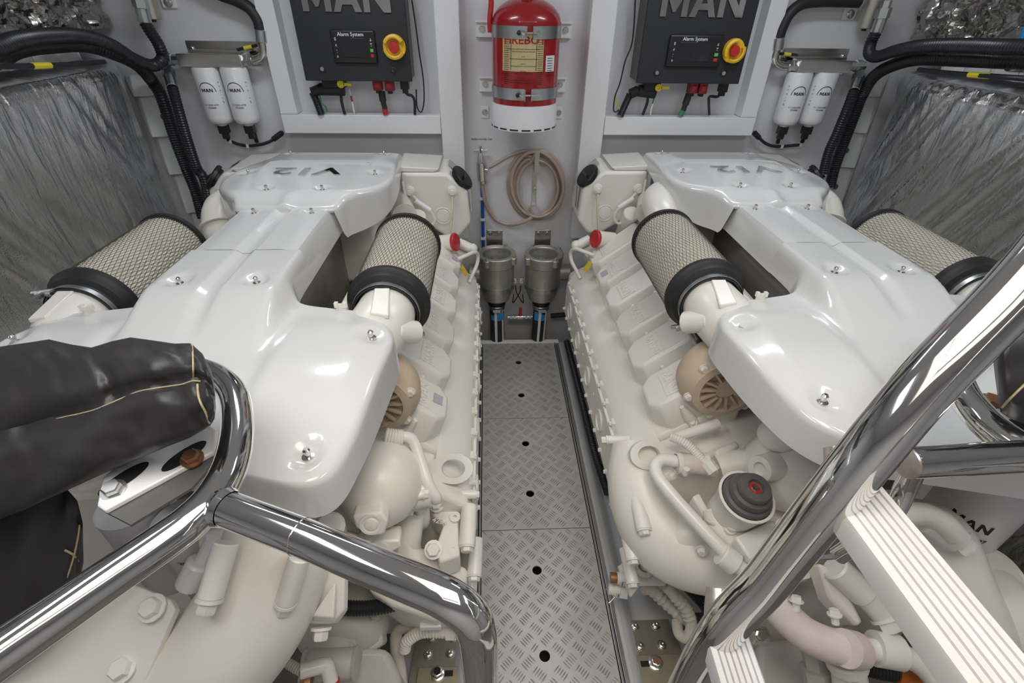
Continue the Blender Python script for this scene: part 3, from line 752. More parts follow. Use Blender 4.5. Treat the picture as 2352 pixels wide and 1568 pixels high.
    # ---------------- coolant tank at the back corner, both sides
    for q in (1, -1):
        pf = [(0.262, 1.020), (0.462, 1.020), (0.545, 0.945), (0.556, 0.80), (0.505, 0.735), (0.440, 0.735), (0.345, 0.80), (0.262, 0.85)]
        tk = MB().prism([e(q*u, 2.09, z) for u, z in pf], (0, 0.24, 0)).build('coolant_tank', 'cream_smooth', E_, bevel=0.014, bseg=3)
        MB().prism([e(q*u, 2.10, z) for u, z in ((0.255, 1.021), (0.41, 1.021), (0.43, 1.035), (0.255, 1.045))], (0, 0.22, 0)).build('tank_lid', 'cream_smooth', tk, bevel=0.004)
        cn = ed(q*0.76, -0.15, 0.65).normalized(); cc = e(q*0.520, 2.135, 0.985)
        MB().lathe(cc-cn*0.012, cn, [(0.046, 0), (0.047, 0.010), (0.056, 0.012), (0.056, 0.024), (0.051, 0.029), (0.002, 0.030)], 28).build('filler_cap', 'plastic_black', tk, label='round black filler cap')
        MB().box(cc+cn*0.0205, (0.010, 0.070, 0.006), Matrix.Rotation(math.atan2(-s*q*0.76, 0.65)*-1, 3, 'Y')).build('cap_grip', 'plastic_black', tk)
        lb_ = MB().prism([e(q*0.462, 2.20, 1.024), e(q*0.520, 2.20, 0.972), e(q*0.520, 2.29, 0.972), e(q*0.462, 2.29, 1.024)], cn*0.002)
        lb_.build('type_plate', 'label_grey', tk, smooth=0)
        for (u, z, r_) in ((0.482, 0.945, 0.016), (0.300, 0.945, 0.016)):
            bt = MB().lathe(e(q*u, 2.094, z), (0, -1, 0), [(r_*1.5, 0), (r_*1.3, 0.014), (r_, 0.016), (r_, 0.022)], 18); bt.bolt(e(q*u, 2.072, z), (0, -1, 0), 0.012, 0.012)
            bt.build('tank_bolt', 'cream_smooth', tk)
        MB().lathe(e(q*0.435, 2.094, 0.835), (0, -1, 0), [(0.040, 0), (0.036, 0.008), (0.030, 0.004), (0.027, 0.009), (0.002, 0.010)], 26).build('tank_boss', 'cream_smooth', tk)
        MB().tube([e(q*0.482, 2.066, 0.93), e(q*0.478, 2.05, 0.86), e(q*0.462, 2.045, 0.76), e(q*0.445, 2.05, 0.69)], 0.0055, 10).build('sight_tube', 'tube_cream', E_, label='yellowed clear sight tube')
        sx = e(q*0.557, 2.15, 0.89)
        MB().bb(sx.x-0.001, sx.x+0.004*s*q, sx.y-0.02, sx.y+0.02, 0.84, 0.94).build('level_glass', 'bolt_steel', tk)
        MB().cyl(e(q*0.33, 2.12, 0.72), e(q*0.33, 2.02, 0.86), 0.038, n=20, bev=0.004).cyl(e(q*0.40, 2.10, 0.70), e(q*0.52, 2.06, 0.64), 0.036, n=20).build('tank_pipe', 'cream', E_)
    # wiring and small pipe along the tank
    MB().tube([e(0.275, 2.075, 0.99), e(0.285, 2.06, 0.93), e(0.30, 2.055, 0.87), e(0.335, 2.05, 0.83), e(0.375, 2.05, 0.80), e(0.40, 2.05, 0.83), e(0.385, 2.05, 0.87), e(0.345, 2.06, 0.90), e(0.315, 2.06, 0.935)], 0.006, 8).build('tank_cable', 'cream_smooth', E_)
    c1 = e(0.355, 2.05, 0.895); MB().cyl(c1-V(s*0.03, 0, -0.022), c1+V(s*0.03, 0, -0.022), 0.011, n=12).build('cable_plug', 'filter_white', E_)
    # ---------------- oil filler with red cap, hook tube, labels
    rc = e(0.485, 1.985, 0.755); rn = ed(0.93, -0.30, 0.22).normalized()
    MB().cyl(rc-rn*0.09, rc-rn*0.004, 0.036, n=20).build('oil_filler', 'cream', E_)
    MB().lathe(rc-rn*0.004, rn, [(0.037, 0), (0.040, 0.004), (0.040, 0.012), (0.036, 0.016), (0.002, 0.017)], 24).build('oil_cap', 'red_plastic', E_, label='round red oil filler cap')
    MB().tube([e(0.50, 1.93, 0.70), e(0.54, 1.96, 0.705), e(0.572, 2.0, 0.70), e(0.585, 2.03, 0.67), e(0.58, 2.02, 0.63), e(0.56, 1.98, 0.60), e(0.545, 1.95, 0.575)], 0.0085, 10).build('vent_tube', 'cream_smooth', E_)
    MB().cyl(e(0.50, 2.06, 0.72), e(0.555, 2.04, 0.70), 0.022, n=16).sphere(e(0.562, 2.04, 0.70), 0.023).build('vent_valve', 'cream_smooth', E_)
    yq = e(0.525, 1.91, 0.655); tn = ed(0.82, -0.2, 0.5).normalized(); uu, vv, _w = frame_of(tn)
    MB().prism([yq+uu*a+vv*b for a, b in ((-0.018, -0.024), (0.018, -0.024), (0.018, 0.024), (-0.018, 0.024))], tn*0.002).build('instruction_label', 'yellow_label', E_, smooth=0, label='small yellow instruction label')
    # ---------------- turbocharger
    for q in (1, -1):
        tc = e(q*0.345, 0.90, 0.79)
        tb = MB().lathe(tc+V(0, 0.14, 0), (0, -1, 0), [(0.05, 0), (0.085, 0.01), (0.105, 0.04), (0.110, 0.075), (0.104, 0.105), (0.092, 0.118), (0.090, 0.130), (0.072, 0.134), (0.068, 0.118), (0.03, 0.112), (0.028, 0.125), (0.002, 0.126)], 36)
        tb = tb.build('turbocharger', 'beige_turbo', E_, smooth=45, label='beige cast turbocharger housing')
        rb = MB()
        for k in range(14):
            a = 2*PI*k/14; d_ = V(math.cos(a), 0, math.sin(a)); rb.box(tc+V(0, 0.016, 0)+d_*0.05, (0.042, 0.014, 0.006), Matrix.Rotation(-a, 3, 'Y'))
        rb.build('cooling_rib', 'beige_turbo', tb, smooth=0)
        for k in range(6):
            a = 2*PI*(k+0.3)/6; bt = MB().bolt(tc+V(math.cos(a)*0.096, 0.026, math.sin(a)*0.096), (0, -1, 0), 0.010, 0.012)
            bt.build('turbo_bolt', 'cream', tb)
    # ---------------- lifting eye
    le = e(0.535, 0.862, 0.605)
    m = MB(); n = 28; vs = []; fs = []
    out = []
    for k in range(n):
        a = 2*PI*k/n; x = math.cos(a); z = math.sin(a); out.append((x*0.052, z*0.040))
    # tapered arm toward the middle of the engine
    out2 = []
    for (x, z) in out:
        if x < -0.026: x2 = x-0.16*min(1.0, (-x-0.026)/0.02); out2.append((x2, z*0.55-0.030*min(1, (-x-0.026)/0.02)+0.03*0))
        else: out2.append((x, z))
    for yy in (-0.011, 0.011):
        for (x, z) in out2: vs.append(le+ed(x, yy-0.012*0, z))
        for k in range(n):
            a = 2*PI*k/n; vs.append(le+ed(math.cos(a)*0.031, yy, math.sin(a)*0.024))
    for k in range(n):
        k2 = (k+1) % n
        fs += [(k, k2, n+k2, n+k), (2*n+k, 2*n+k2, 3*n+k2, 3*n+k), (k, k2, 2*n+k2, 2*n+k), (n+k, n+k2, 3*n+k2, 3*n+k)]
    Mx = Matrix.Rotation(math.radians(-46), 3, 'X')
    vs = [le+Mx @ (p-le) for p in vs]
    MB().add(vs, fs).build('lifting_eye', 'cream_smooth', E_, smooth=40)
    # ---------------- timing case at the front
    pc = [(0.572, 0.54), (0.575, 0.34), (0.50, 0.18), (0.30, 0.05), (-0.30, 0.05), (-0.50, 0.18), (-0.575, 0.34), (-0.572, 0.54), (-0.46, 0.62), (0.46, 0.62)]
    MB().prism([e(u, 0.79, z) for u, z in pc], (0, 0.06, 0)).build('timing_case', 'cream', E_, bevel=0.012, bseg=3)
    for (u, y, z, L_, r_) in ((0.575, 0.80, 0.53, 0.10, 0.021), (0.590, 0.775, 0.42, 0.09, 0.020), (0.575, 0.77, 0.31, 0.09, 0.019)):
        cb = MB().cyl(e(u, y, z), e(u-0.004, y-L_, z-0.03), r_, n=16, bev=0.002)
        cb.bolt(e(u-0.004, y-L_, z-0.03), V(0, -1, -0.3), 0.015, 0.013)
        cb.build('bolt_column', 'cream_smooth', E_)
    hb = MB().cyl(e(0.50, 0.83, 0.545), e(0.592, 0.83, 0.535), 0.013, n=12)
    hb.bolt(e(0.592, 0.83, 0.535), ed(1, 0, 0), 0.009, 0.010); hb.build('cross_stud', 'cream_smooth', E_)
    return t, e, ed
EL, eL, edL = engine('L')
ER, eR, edR = engine('R')
# ================================================================== THINGS ON THE BACK WALL
UPX = V(1, 0, 0); UPZ = V(0, 0, 1)
# ---- black control cabinets
def cabinet(tl, tr, bl, br, bezel, knob, locks, logo, label, plugs, side):
    CYF = 2.315                      # plane of the door
    A, B, C_, D_ = [at(*p, Y=CYF) for p in (tl, tr, bl, br)]
    x0, x1 = (A.x+C_.x)/2, (B.x+D_.x)/2; zb_ = (C_.z+D_.z)/2; zt_ = 1.93
    x0, x1 = C_.x, D_.x
    t = thing('control_cabinet', V((x0+x1)/2, CYF, zb_), label, 'control cabinet', 'pair of black control cabinets')
    MB().bb(x0+0.006, x1-0.006, CYF+0.012, WY-0.0, zb_+0.006, zt_).build('body', 'cabinet_side', t, bevel=0.003)
    door = MB().bb(x0, x1, CYF, CYF+0.011, zb_, zt_+0.004).build('door', 'cabinet_black', t, bevel=0.003)
    # hinge side seal line
    # alarm panel
    b0, b1 = at(*bezel[0], Y=CYF-0.012), at(*bezel[1], Y=CYF-0.012)
    bx0, bx1, bz0, bz1 = b0.x, b1.x, b1.z, b0.z; w, h = bx1-bx0, bz1-bz0
    ap = MB().bb(bx0, bx1, CYF-0.014, CYF-0.0005, bz0, bz1).build('alarm_panel', 'plastic_black', t, bevel=0.008, bseg=4, label='black alarm display panel')
    MB().bb(bx0+w*0.19, bx1-w*0.22, CYF-0.0155, CYF-0.0138, bz0+h*0.19, bz1-h*0.23).build('display', 'screen', ap, bevel=0.001)
    text_mb('Alarm System', 0.0185, V((bx0+bx1)/2-w*0.04, CYF-0.0142, bz1-h*0.13), UPX, UPZ, 0.0004, bold=0.008).build('lettering', 'print_white', ap, smooth=0)
    for i, ch in enumerate(('=\n=', '-\n<', '-\n.', '-\n>')):
        text_mb(ch[0], 0.013, V(bx0+w*0.10, CYF-0.0142, bz1-h*(0.25+0.17*i)), UPX, UPZ, 0.0004, bold=0.01).build('key_symbol', 'print_white', ap, smooth=0)
        text_mb(ch[2], 0.013, V(bx0+w*0.10, CYF-0.0142, bz1-h*(0.30+0.17*i)), UPX, UPZ, 0.0004, bold=0.01).build('key_symbol', 'print_white', ap, smooth=0)
    for i, ch in enumerate(('-', '+', '=', '-')):
        text_mb(ch, 0.014, V(bx1-w*0.10, CYF-0.0142, bz1-h*(0.245, 0.305, 0.405, 0.455)[i]), UPX, UPZ, 0.0004, bold=0.012).build('key_symbol', 'print_white', ap, smooth=0)
    for i, mname in enumerate(('green', 'red_plastic')):
        zc = bz1-h*(0.60+0.16*i); MB().bb(bx1-w*0.135, bx1-w*0.065, CYF-0.0165, CYF-0.0138, zc-h*0.05, zc+h*0.05).build('key', mname, ap, bevel=0.001)
    # emergency stop
    k = at(*knob, Y=CYF-0.02); k = V(k.x, CYF, k.z)
    g = MB().lathe(k, (0, -1, 0), [(0.043, 0), (0.045, 0.004), (0.045, 0.012), (0.020, 0.013), (0.019, 0.0125)], 32)
    gd = g.build('stop_guard', 'yellow', t, label='yellow emergency stop ring')
    for (a0, a1) in ((-0.42, 0.42), (PI-0.42, PI+0.42)) if False else ((0.55, 2.75), (3.35, 5.75)):
        vs = []; fs = []; n = 14
        for i in range(n+1):
            a = a0+(a1-a0)*i/n+ (0.0 if side == 'L' else 0.9)
            for (r_, d_) in ((0.031, 0.012), (0.031, 0.032), (0.036, 0.034), (0.044, 0.030), (0.045, 0.012)):
                vs.append(k+V(math.cos(a)*r_, -d_, math.sin(a)*r_))
        for i in range(n):
            for j in range(4): fs.append((i*5+j, (i+1)*5+j, (i+1)*5+j+1, i*5+j+1))
        fs += [tuple(range(5)), tuple(n*5+j for j in range(5))]
        MB().add(vs, fs).build('guard_wall', 'yellow', gd)
    MB().lathe(k-V(0, 0.010, 0), (0, -1, 0), [(0.014, 0), (0.014, 0.008), (0.020, 0.011), (0.021, 0.016), (0.019, 0.021), (0.001, 0.022)], 24).build('stop_button', 'red_plastic', t, label='red emergency stop button')
    for p in locks:
        q = at(*p, Y=CYF-0.004); q = V(q.x, CYF, q.z)
        lo = MB().lathe(q, (0, -1, 0), [(0.0135, 0), (0.0135, 0.004), (0.010, 0.005), (0.010, 0.003), (0.001, 0.003)], 20).build('lock', 'plastic_black', t)
        MB().lathe(q-V(0, 0.003, 0), (0, -1, 0), [(0.0085, 0), (0.008, 0.004), (0.003, 0.004), (0.003, 0.002), (0.001, 0.002)], 14).build('lock_core', 'chrome', lo)
    q = at(*logo, Y=CYF-0.004); 
    MB_ = text_mb('MAN', 0.152, V(q.x, CYF-0.0005, q.z+0.050), UPX, UPZ, 0.006, xs=1.06, bold=0.024)
    MB_.build('logo', 'chrome', t, smooth=0, label='large chrome MAN lettering')
    # ---- connectors hanging below
    zc = zb_+0.006
    def px(p, Y=2.385): return at(*p, Y=Y)
    for kind, pts in plugs:
        if kind == 'main':          # big grey plug, elbow and conduit
            a, b, c_, d_, e_ = [px(p) for p in pts]
            pl = MB().tube([b, a.lerp(b, 0.5), a], 0.024, 14, smooth=False).build('main_plug', 'rubber_black', t)
            MB().bb(min(a.x, b.x)+0.02, max(a.x, b.x)+0.012, a.y-0.026, a.y+0.026, a.z+0.008, zc+0.002).build('plug_shell', 'plastic_black', t, bevel=0.004)
            MB().tube([b, b.lerp(c_, 0.35), c_], 0.021, 14).build('plug_elbow', 'rubber_black', t)
            MB().tube([c_, d_, e_], 0.0165, 12, rib=0.006).build('conduit', 'hose_black', t)
        elif kind == 'lever':
            a, b = px(pts[0], 2.355), px(pts[1], 2.355)
            l = MB().lathe(a, (0, -1, 0), [(0.015, 0), (0.015, 0.006), (0.006, 0.006), (0.006, 0.004), (0.001, 0.004)], 18)
            l.build('locking_lever', 'yellow_lever', t)
            MB().bb(a.x+0.010, b.x, a.y-0.006, a.y, a.z-0.007, a.z+0.006).build('lever_arm', 'yellow_lever', t, bevel=0.002)
        elif kind == 'red':
            for p in pts:
                a = px(p); r_ = MB().bb(a.x-0.0185, a.x+0.0185, a.y-0.02, a.y+0.02, a.z-0.020, zc).build('red_socket', 'red_dull', t, bevel=0.002)
                MB().bb(a.x-0.010, a.x+0.010, a.y-0.0225, a.y-0.0195, a.z-0.010, a.z+0.012).build('latch', 'red_plastic', r_, bevel=0.002)
                MB().bb(a.x-0.010, a.x+0.010, a.y-0.012, a.y+0.012, a.z-0.032, a.z-0.019).build('blank_plug', 'plastic_black', t, bevel=0.002)
        elif kind == 'redplug':
            P = [px(p) for p in pts[:-1]]
            MB().tube(P[:2], 0.0150, 12, smooth=False).build('plug_body', 'rubber_black', t)
            MB().tube(P[1:3], 0.0115, 12, smooth=False).build('plug_neck', 'rubber_black', t)
            MB().tube(P[2:4], 0.0120, 12, smooth=False).build('marker_sleeve', pts[-1], t)
        elif kind == 'small':
            a = px(pts[0]); MB().bb(a.x-0.018, a.x+0.018, a.y-0.016, a.y+0.016, a.z-0.014, zc).build('small_plug', 'plastic_black', t, bevel=0.002)
            MB().bb(a.x-0.012, a.x+0.012, a.y-0.012, a.y+0.012, a.z-0.030, a.z-0.013).build('plug_tail', 'plastic_black', t, bevel=0.002)
        elif kind == 'cable':
            MB().tube([px(p) for p in pts[:-2]], pts[-2], 8).build('cable', pts[-1], t)
    return t
cabinet((660, 0), (932, 0), (702, 185), (947, 188), ((756, 68), (868, 146)), (905, 108), [(740, 158), (903, 162)], (798, 25),
        'black control cabinet on the wall left of the red cylinder', [
    ('main', [(790, 206), (735, 205), (718, 212), (728, 235), (738, 262)]), ('lever', [(783, 193), (808, 194)]),
    ('red', [(868, 195), (895, 196)]), ('redplug', [(876, 210), (880, 232), (884, 250), (886, 262), 'red_plastic']),
    ('small', [(930, 196)]), ('cable', [(783, 212), (785, 235), (792, 262), 0.0065, 'hose_black']),
    ('cable', [(802, 205), (807, 225), (811, 245), (814, 262), 0.0032, 'label_white']), ('cable', [(806, 220), (809, 233), 0.004, 'red_plastic']),
    ('cable', [(930, 210), (936, 217), (946, 220), (952, 232), (953, 263), 0.006, 'hose_black']),
    ('cable', [(733, 212), (738, 235), (748, 245), (752, 257), 0.0028, 'green_tape'])], 'L')
cabinet((1485, 0), (1747, 0), (1461, 192), (1697, 192), ((1541, 79), (1650, 155)), (1687, 117), [(1509, 167), (1662, 168)], (1610, 37),
        'black control cabinet on the wall right of the red cylinder', [
    ('main', [(1505, 213), (1465, 208), (1447, 216), (1437, 238), (1425, 265)]), ('lever', [(1512, 201), (1537, 202)]),
    ('red', [(1590, 202), (1612, 203)]), ('redplug', [(1583, 215), (1574, 240), (1569, 255), (1562, 264), 'green_tape']),
    ('small', [(1660, 203)]), ('cable', [(1488, 220), (1486, 238), (1476, 264), 0.0065, 'hose_black']),
    ('cable', [(1505, 220), (1500, 238), (1496, 250), (1494, 264), 0.0032, 'label_white']), ('cable', [(1502, 226), (1499, 238), 0.004, 'green_tape']),
    ('cable', [(1657, 213), (1648, 222), (1630, 222), (1628, 235), (1629, 264), 0.006, 'hose_black']),
    ('cable', [(1414, 225), (1418, 240), (1424, 252), 0.003, 'yellow_label'])], 'R')
# thin loose cables beside the cabinets
o = MB().tube([at(p[0], p[1], Y=2.40) for p in ((946, 0), (955, 60), (963, 120), (972, 180), (974, 230), (968, 257), (958, 245), (956, 205))], 0.0032, 6).build('loose_cable', 'hose_black')
tag(o, 'thin black looped cable beside the left control cabinet', 'cable', 'thin loose cables')
o = MB().tube([at(p[0], p[1], Y=2.40) for p in ((1459, 0), (1456, 60), (1450, 105), (1436, 140), (1424, 190), (1413, 220), (1409, 250), (1414, 257), (1424, 250))], 0.0032, 6).build('loose_cable', 'hose_black')
tag(o, 'thin black looped cable beside the right control cabinet', 'cable', 'thin loose cables')

# ---- fire extinguisher cylinder
XY = 2.305; q0 = at(1206, 200, Y=XY-0.02); ex = q0.x; er = 0.137
zbot = at(1205, 250, Y=XY-er).z; zsh = at(1210, 52, Y=XY).z
t = thing('fire_extinguisher', V(ex, XY, zbot-0.1), 'large red fire suppression cylinder with gold label on the middle wall', 'fire extinguisher')
prof = [(er*0.97, zbot), (er, zbot+0.01), (er, zsh)]
for k in range(1, 9): prof.append((er*math.cos(PI/2*k/9), zsh+0.085*math.sin(PI/2*k/9)))
prof.append((0.03, zsh+0.085)); prof.append((0.03, zsh+0.14))
MB().lathe((ex, XY, 0), (0, 0, 1), prof, 56).build('cylinder', 'red_paint', t, smooth=50)
MB().lathe((ex, XY, 0), (0, 0, 1), [(er+0.0015, zsh-0.006), (er+0.0022, zsh), (er+0.0015, zsh+0.006)], 56).build('weld_ring', 'red_paint', t)
zc0 = at(1205, 304, Y=XY-er).z
cr = er+0.004
MB().lathe((ex, XY, 0), (0, 0, 1), [(er-0.002, zbot+0.008), (cr, zbot+0.008), (cr+0.001, zbot), (cr+0.001, zc0), (cr-0.008, zc0-0.004), (0.03, zc0-0.004)], 56).build('skirt', 'filter_white', t)
for k in range(9):
    a = -PI/2+(k-4)*0.36
    vs = []
    for j in range(5):
        aa = a+(j/4-0.5)*0.26
        for z in (zc0+0.004, zc0+0.010): vs.append(V(ex+math.cos(aa)*(cr+0.0018), XY+math.sin(aa)*(cr+0.0018), z))
    MB().add(vs, [(j*2, j*2+2, j*2+3, j*2+1) for j in range(4)]).build('vent_slot', 'print_black', t)
def wrap(parent, name, m, a0, a1, z0, z1, rr, n=18):
    vs = []
    for j in range(n+1):
        aa = a0+(a1-a0)*j/n
        for z in (z0, z1): vs.append(V(ex+math.cos(aa)*rr, XY+math.sin(aa)*rr, z))
    return MB().add(vs, [(j*2, j*2+2, j*2+3, j*2+1) for j in range(n)]).build(name, m, parent, smooth=60)
zg1, zg0 = at(1210, 85, Y=XY-er).z, at(1210, 165, Y=XY-er).z
c0 = -PI/2
gl = wrap(t, 'gold_label', 'gold', c0-0.78, c0+0.46, zg0, zg1+0.01, er+0.0012); gl['label'] = 'gold instruction label'
wrap(gl, 'label_border', 'print_black', c0-0.505, c0-0.49, zg0+0.004, zg1, er+0.0018, 2); wrap(gl, 'label_border', 'print_black', c0+0.235, c0+0.25, zg0+0.004, zg1, er+0.0018, 2)
nf = V(0, -1, 0)
def exlab(txt, size, z, da, m, parent, xs=1.0, bold=0.0):
    a = c0+da; n_ = V(math.cos(a), math.sin(a), 0); r_ = V(-math.sin(a), math.cos(a), 0)
    return text_mb(txt, size, V(ex, XY, z)+n_*(er+0.0016), r_, UPZ, 0.0005, bend=er+0.0016, xs=xs, bold=bold).build('lettering', m, parent, smooth=0)
exlab('FIREBOY', 0.036, zg1-0.012, -0.10, 'print_red', gl, 1.25, 0.02)
rnd = random.Random(3)
for i in range(15):
    z = zg1-0.040-i*0.0082
    if i in (2, 5, 8, 11): continue
    exlab(' '.join('nomunerisa'[rnd.randint(0, 5):][:rnd.randint(2, 6)] for _ in range(7 if i not in (3, 6, 9, 12) else 2)), 0.0062, z, -0.13, 'print_black', gl)
for i in range(22):
    exlab('moruneisca', 0.0050, zg1-0.010-i*0.0072, -0.64, 'print_black', gl); exlab('nomera ise', 0.0050, zg1-0.010-i*0.0072, 0.36, 'print_black', gl)
wl = wrap(t, 'paper_label', 'label_white', c0+0.55, c0+0.92, at(1272, 165, Y=XY-er*0.8).z, at(1272, 128, Y=XY-er*0.8).z, er+0.0012)
for i in range(8): exlab('muneriso ca', 0.0062, at(1272, 130, Y=XY-er*0.8).z-0.006-i*0.0085, 0.71, 'print_black', wl)
for y_ in (75, 218):
    zc = at(1208, y_, Y=XY-er).z; h = 0.021
    for (a0, a1) in ((PI*0.02-PI, c0-0.065), (c0+0.125, -PI*0.02)):
        vs = []; n = 20
        for j in range(n+1):
            aa = a0+(a1-a0)*j/n
            for (rr, z) in ((er+0.001, zc-h), (er+0.0035, zc-h), (er+0.0035, zc+h), (er+0.001, zc+h)): vs.append(V(ex+math.cos(aa)*rr, XY+math.sin(aa)*rr, z))
        fs = [(j*4+i, (j+1)*4+i, (j+1)*4+(i+1) % 4, j*4+(i+1) % 4) for j in range(n) for i in range(4)]+[(0, 1, 2, 3), (n*4, n*4+1, n*4+2, n*4+3)]
        st = MB().add(vs, fs).build('strap', 'zinc', t)
        ae = a1 if a0 < c0-0.5 else a0
        pe = V(ex+math.cos(ae)*er, XY+math.sin(ae)*er, zc)
        MB().box(pe+V(0, -0.014, 0), (0.003, 0.030, 2*h)).build('strap_lug', 'zinc', st, bevel=0.001)
    b0 = V(ex-0.040, XY-er-0.016, zc)
    MB().cyl(b0, b0+V(0.085, 0, 0), 0.0038, n=10).build('strap_bolt', 'bolt_steel', t)
    MB().lathe(b0+V(0.014, 0, 0), (1, 0, 0), [(0.0085, 0), (0.0085, 0.010)], 6).build('nut', 'bolt_steel', t)
    MB().sphere(b0+V(0.002, 0, 0), 0.0085, 12, 8).build('bolt_cap', 'plastic_black', t)
    MB().lathe(b0+V(0.072, 0, 0), (1, 0, 0), [(0.0085, 0), (0.0085, 0.006)], 6).build('bolt_head', 'bolt_steel', t)
MB().tube([at(1128, -20, Y=2.30), at(1128, 10, Y=2.30), at(1125, 45, Y=2.30), at(1126, 73, Y=2.31)], 0.0105, 12).build('discharge_tube', 'red_plastic', t)
for i, (y_, w) in enumerate(((68, 0.205), (195, 0.195))):
    zc = at(1208, y_, Y=WY-0.03).z; 
    r_ = thing('wall_rail', V(ex, WY, zc), 'white steel rail behind the %s of the red cylinder' % ('upper strap' if i == 0 else 'lower strap'), 'rail', 'rails holding the red cylinder')
    MB().bb(ex-w, ex+w, WY-0.010, WY-0.001, zc-0.022, zc+0.022).build('web', 'trim_white', r_)
    for s_ in (-1, 1): MB().bb(ex-w, ex+w, WY-0.022, WY-0.001, zc+s_*0.026-0.004, zc+s_*0.026+0.004).build('flange', 'trim_white', r_, bevel=0.001)
    for s_ in (-1, 1): MB().bolt(V(ex+s_*(w-0.026), WY-0.010, zc), (0, -1, 0), 0.010, 0.010, n=16).build('rail_bolt', 'bolt_steel', r_)
zc = at(1118, 257, Y=WY).z
for s_ in (-1, 1):
    o = MB().bb(ex+s_*0.172-0.018, ex+s_*0.172+0.018, WY-0.006, WY-0.001, zc-0.026, zc+0.026).build('bracket_tab', 'trim_white', bevel=0.002)
    tag(o, 'small white bolted tab at the lower %s of the red cylinder' % ('left' if s_ < 0 else 'right'), 'bracket', 'tabs below the red cylinder')
    MB().bolt(V(ex+s_*0.172, WY-0.006, zc), (0, -1, 0), 0.010, 0.008, n=16).build('bolt', 'bolt_steel', o)

# ---- tap, hose, bracket, blue pipe
def W(px, py, d=0.03): return at(px, py, Y=WY-d)
t = thing('water_tap', W(1107, 400), 'chrome water tap on the wall above the blue pipe', 'tap')
MB().cyl(W(1104, 372), W(1107, 415), 0.021, 0.022, 16, 0.003).build('tap_body', 'chrome', t)
MB().cyl(W(1103, 350), W(1104, 374), 0.011, 0.018, 12).build('spindle', 'chrome', t)
MB().cyl(W(1089, 345), W(1118, 344), 0.0065, n=8).cyl(W(1104, 338, 0.045), W(1104, 351, 0.02), 0.0065, n=8).build('handle', 'chrome', t)
MB().cyl(W(1108, 408), W(1109, 420), 0.019, n=12).build('coupling', 'bolt_steel', t)
MB().cyl(W(1105, 390, 0.001), W(1105, 390, 0.03), 0.015, n=14).build('wall_flange', 'chrome', t)
MB().cyl(W(1106, 388), W(1120, 390), 0.012, n=12).build('outlet', 'chrome', t)
hp = [W(1123, 384), W(1138, 377), W(1170, 358), W(1205, 346), W(1240, 346)]
cxy = (1231, 425)
import itertools
turns = [(62, 80, -2, -2), (56, 74, -4, 2), (50, 66, -2, 3), (46, 62, 4, 6), (60, 76, 4, -3)]
for i, (a_, b_, ox, oy) in enumerate(turns):
    for k in range(18):
        th = -PI/2+2*PI*k/18; r_ = 1.0
        if i == 0 and k < 1: continue
        hp.append(W(cxy[0]+ox+a_*math.cos(th), cxy[1]+oy+b_*math.sin(th), 0.022+0.008*i))
hp += [W(1245, 350, 0.06), W(1275, 375, 0.06), W(1293, 420, 0.06), W(1288, 465, 0.055), W(1262, 495, 0.05), W(1235, 497, 0.045), W(1215, 480, 0.05)]
o = MB().tube(hp, 0.0085, 10, seg=3).build('water_hose', 'hose_tan'); tag(o, 'coiled clear tan hose hanging on the steel wall hook', 'hose')
o = MB().tube([W(1108, 420), W(1110, 440), W(1117, 470), W(1137, 502), W(1165, 515, 0.05), W(1195, 512, 0.08), W(1222, 500, 0.09)], 0.0095, 10).build('water_hose', 'hose_tan'); tag(o, 'loose tan hose end drooping from the chrome tap to the coil', 'hose')
t = thing('hose_hook', W(1228, 440), 'upright stainless hook strap carrying the tan hose coil', 'hook')
c_ = [W(1226, 468, 0.004), W(1229, 375, 0.004)]
MB().prism([c_[0]+V(-0.010, 0, 0), c_[0]+V(0.010, 0, 0), c_[1]+V(0.010, 0, 0), c_[1]+V(-0.010, 0, 0)], (0, -0.003, 0)).build('strap', 'steel', t)
hz_ = W(1229, 384, 0.005)
MB().bb(hz_.x-0.011, hz_.x+0.011, WY-0.088, WY-0.004, hz_.z-0.003, hz_.z).build('hook_ledge', 'steel', t)
MB().bb(hz_.x-0.011, hz_.x+0.011, WY-0.091, WY-0.088, hz_.z-0.003, hz_.z+0.095).build('top_arm', 'steel', t)
MB().prism([W(1226, 466, 0.005)+V(-0.010, 0, 0), W(1226, 466, 0.005)+V(0.010, 0, 0), W(1226, 470, 0.10)+V(0.010, 0, 0), W(1226, 470, 0.10)+V(-0.010, 0, 0)], (0, -0.001, -0.003)).build('lower_arm', 'steel', t)
for y_ in (385, 433): MB().bolt(W(1229, y_, 0.007), (0, -1, 0), 0.006, 0.004, n=14).build('screw', 'bolt_steel', t)
o = MB().cyl(W(1107, 425, 0.018), W(1111, 600, 0.018), 0.0085, n=12).build('water_pipe', 'blue'); tag(o, 'thin blue water pipe below the chrome tap', 'pipe')
for y_ in (455, 503, 546):
    MB().box(W(1108+(y_-455)*0.02, y_, 0.014), (0.026, 0.026, 0.016)).build('pipe_clip', 'label_white', o, bevel=0.002)
o = text_mb('FRESH WATER TAP', 0.0115, W(1106, 320, 0.0015), UPX, UPZ, 0.0004).build('wall_label', 'print_black', smooth=0); tag(o, 'tiny black FRESH WATER TAP lettering above the tap', 'label')

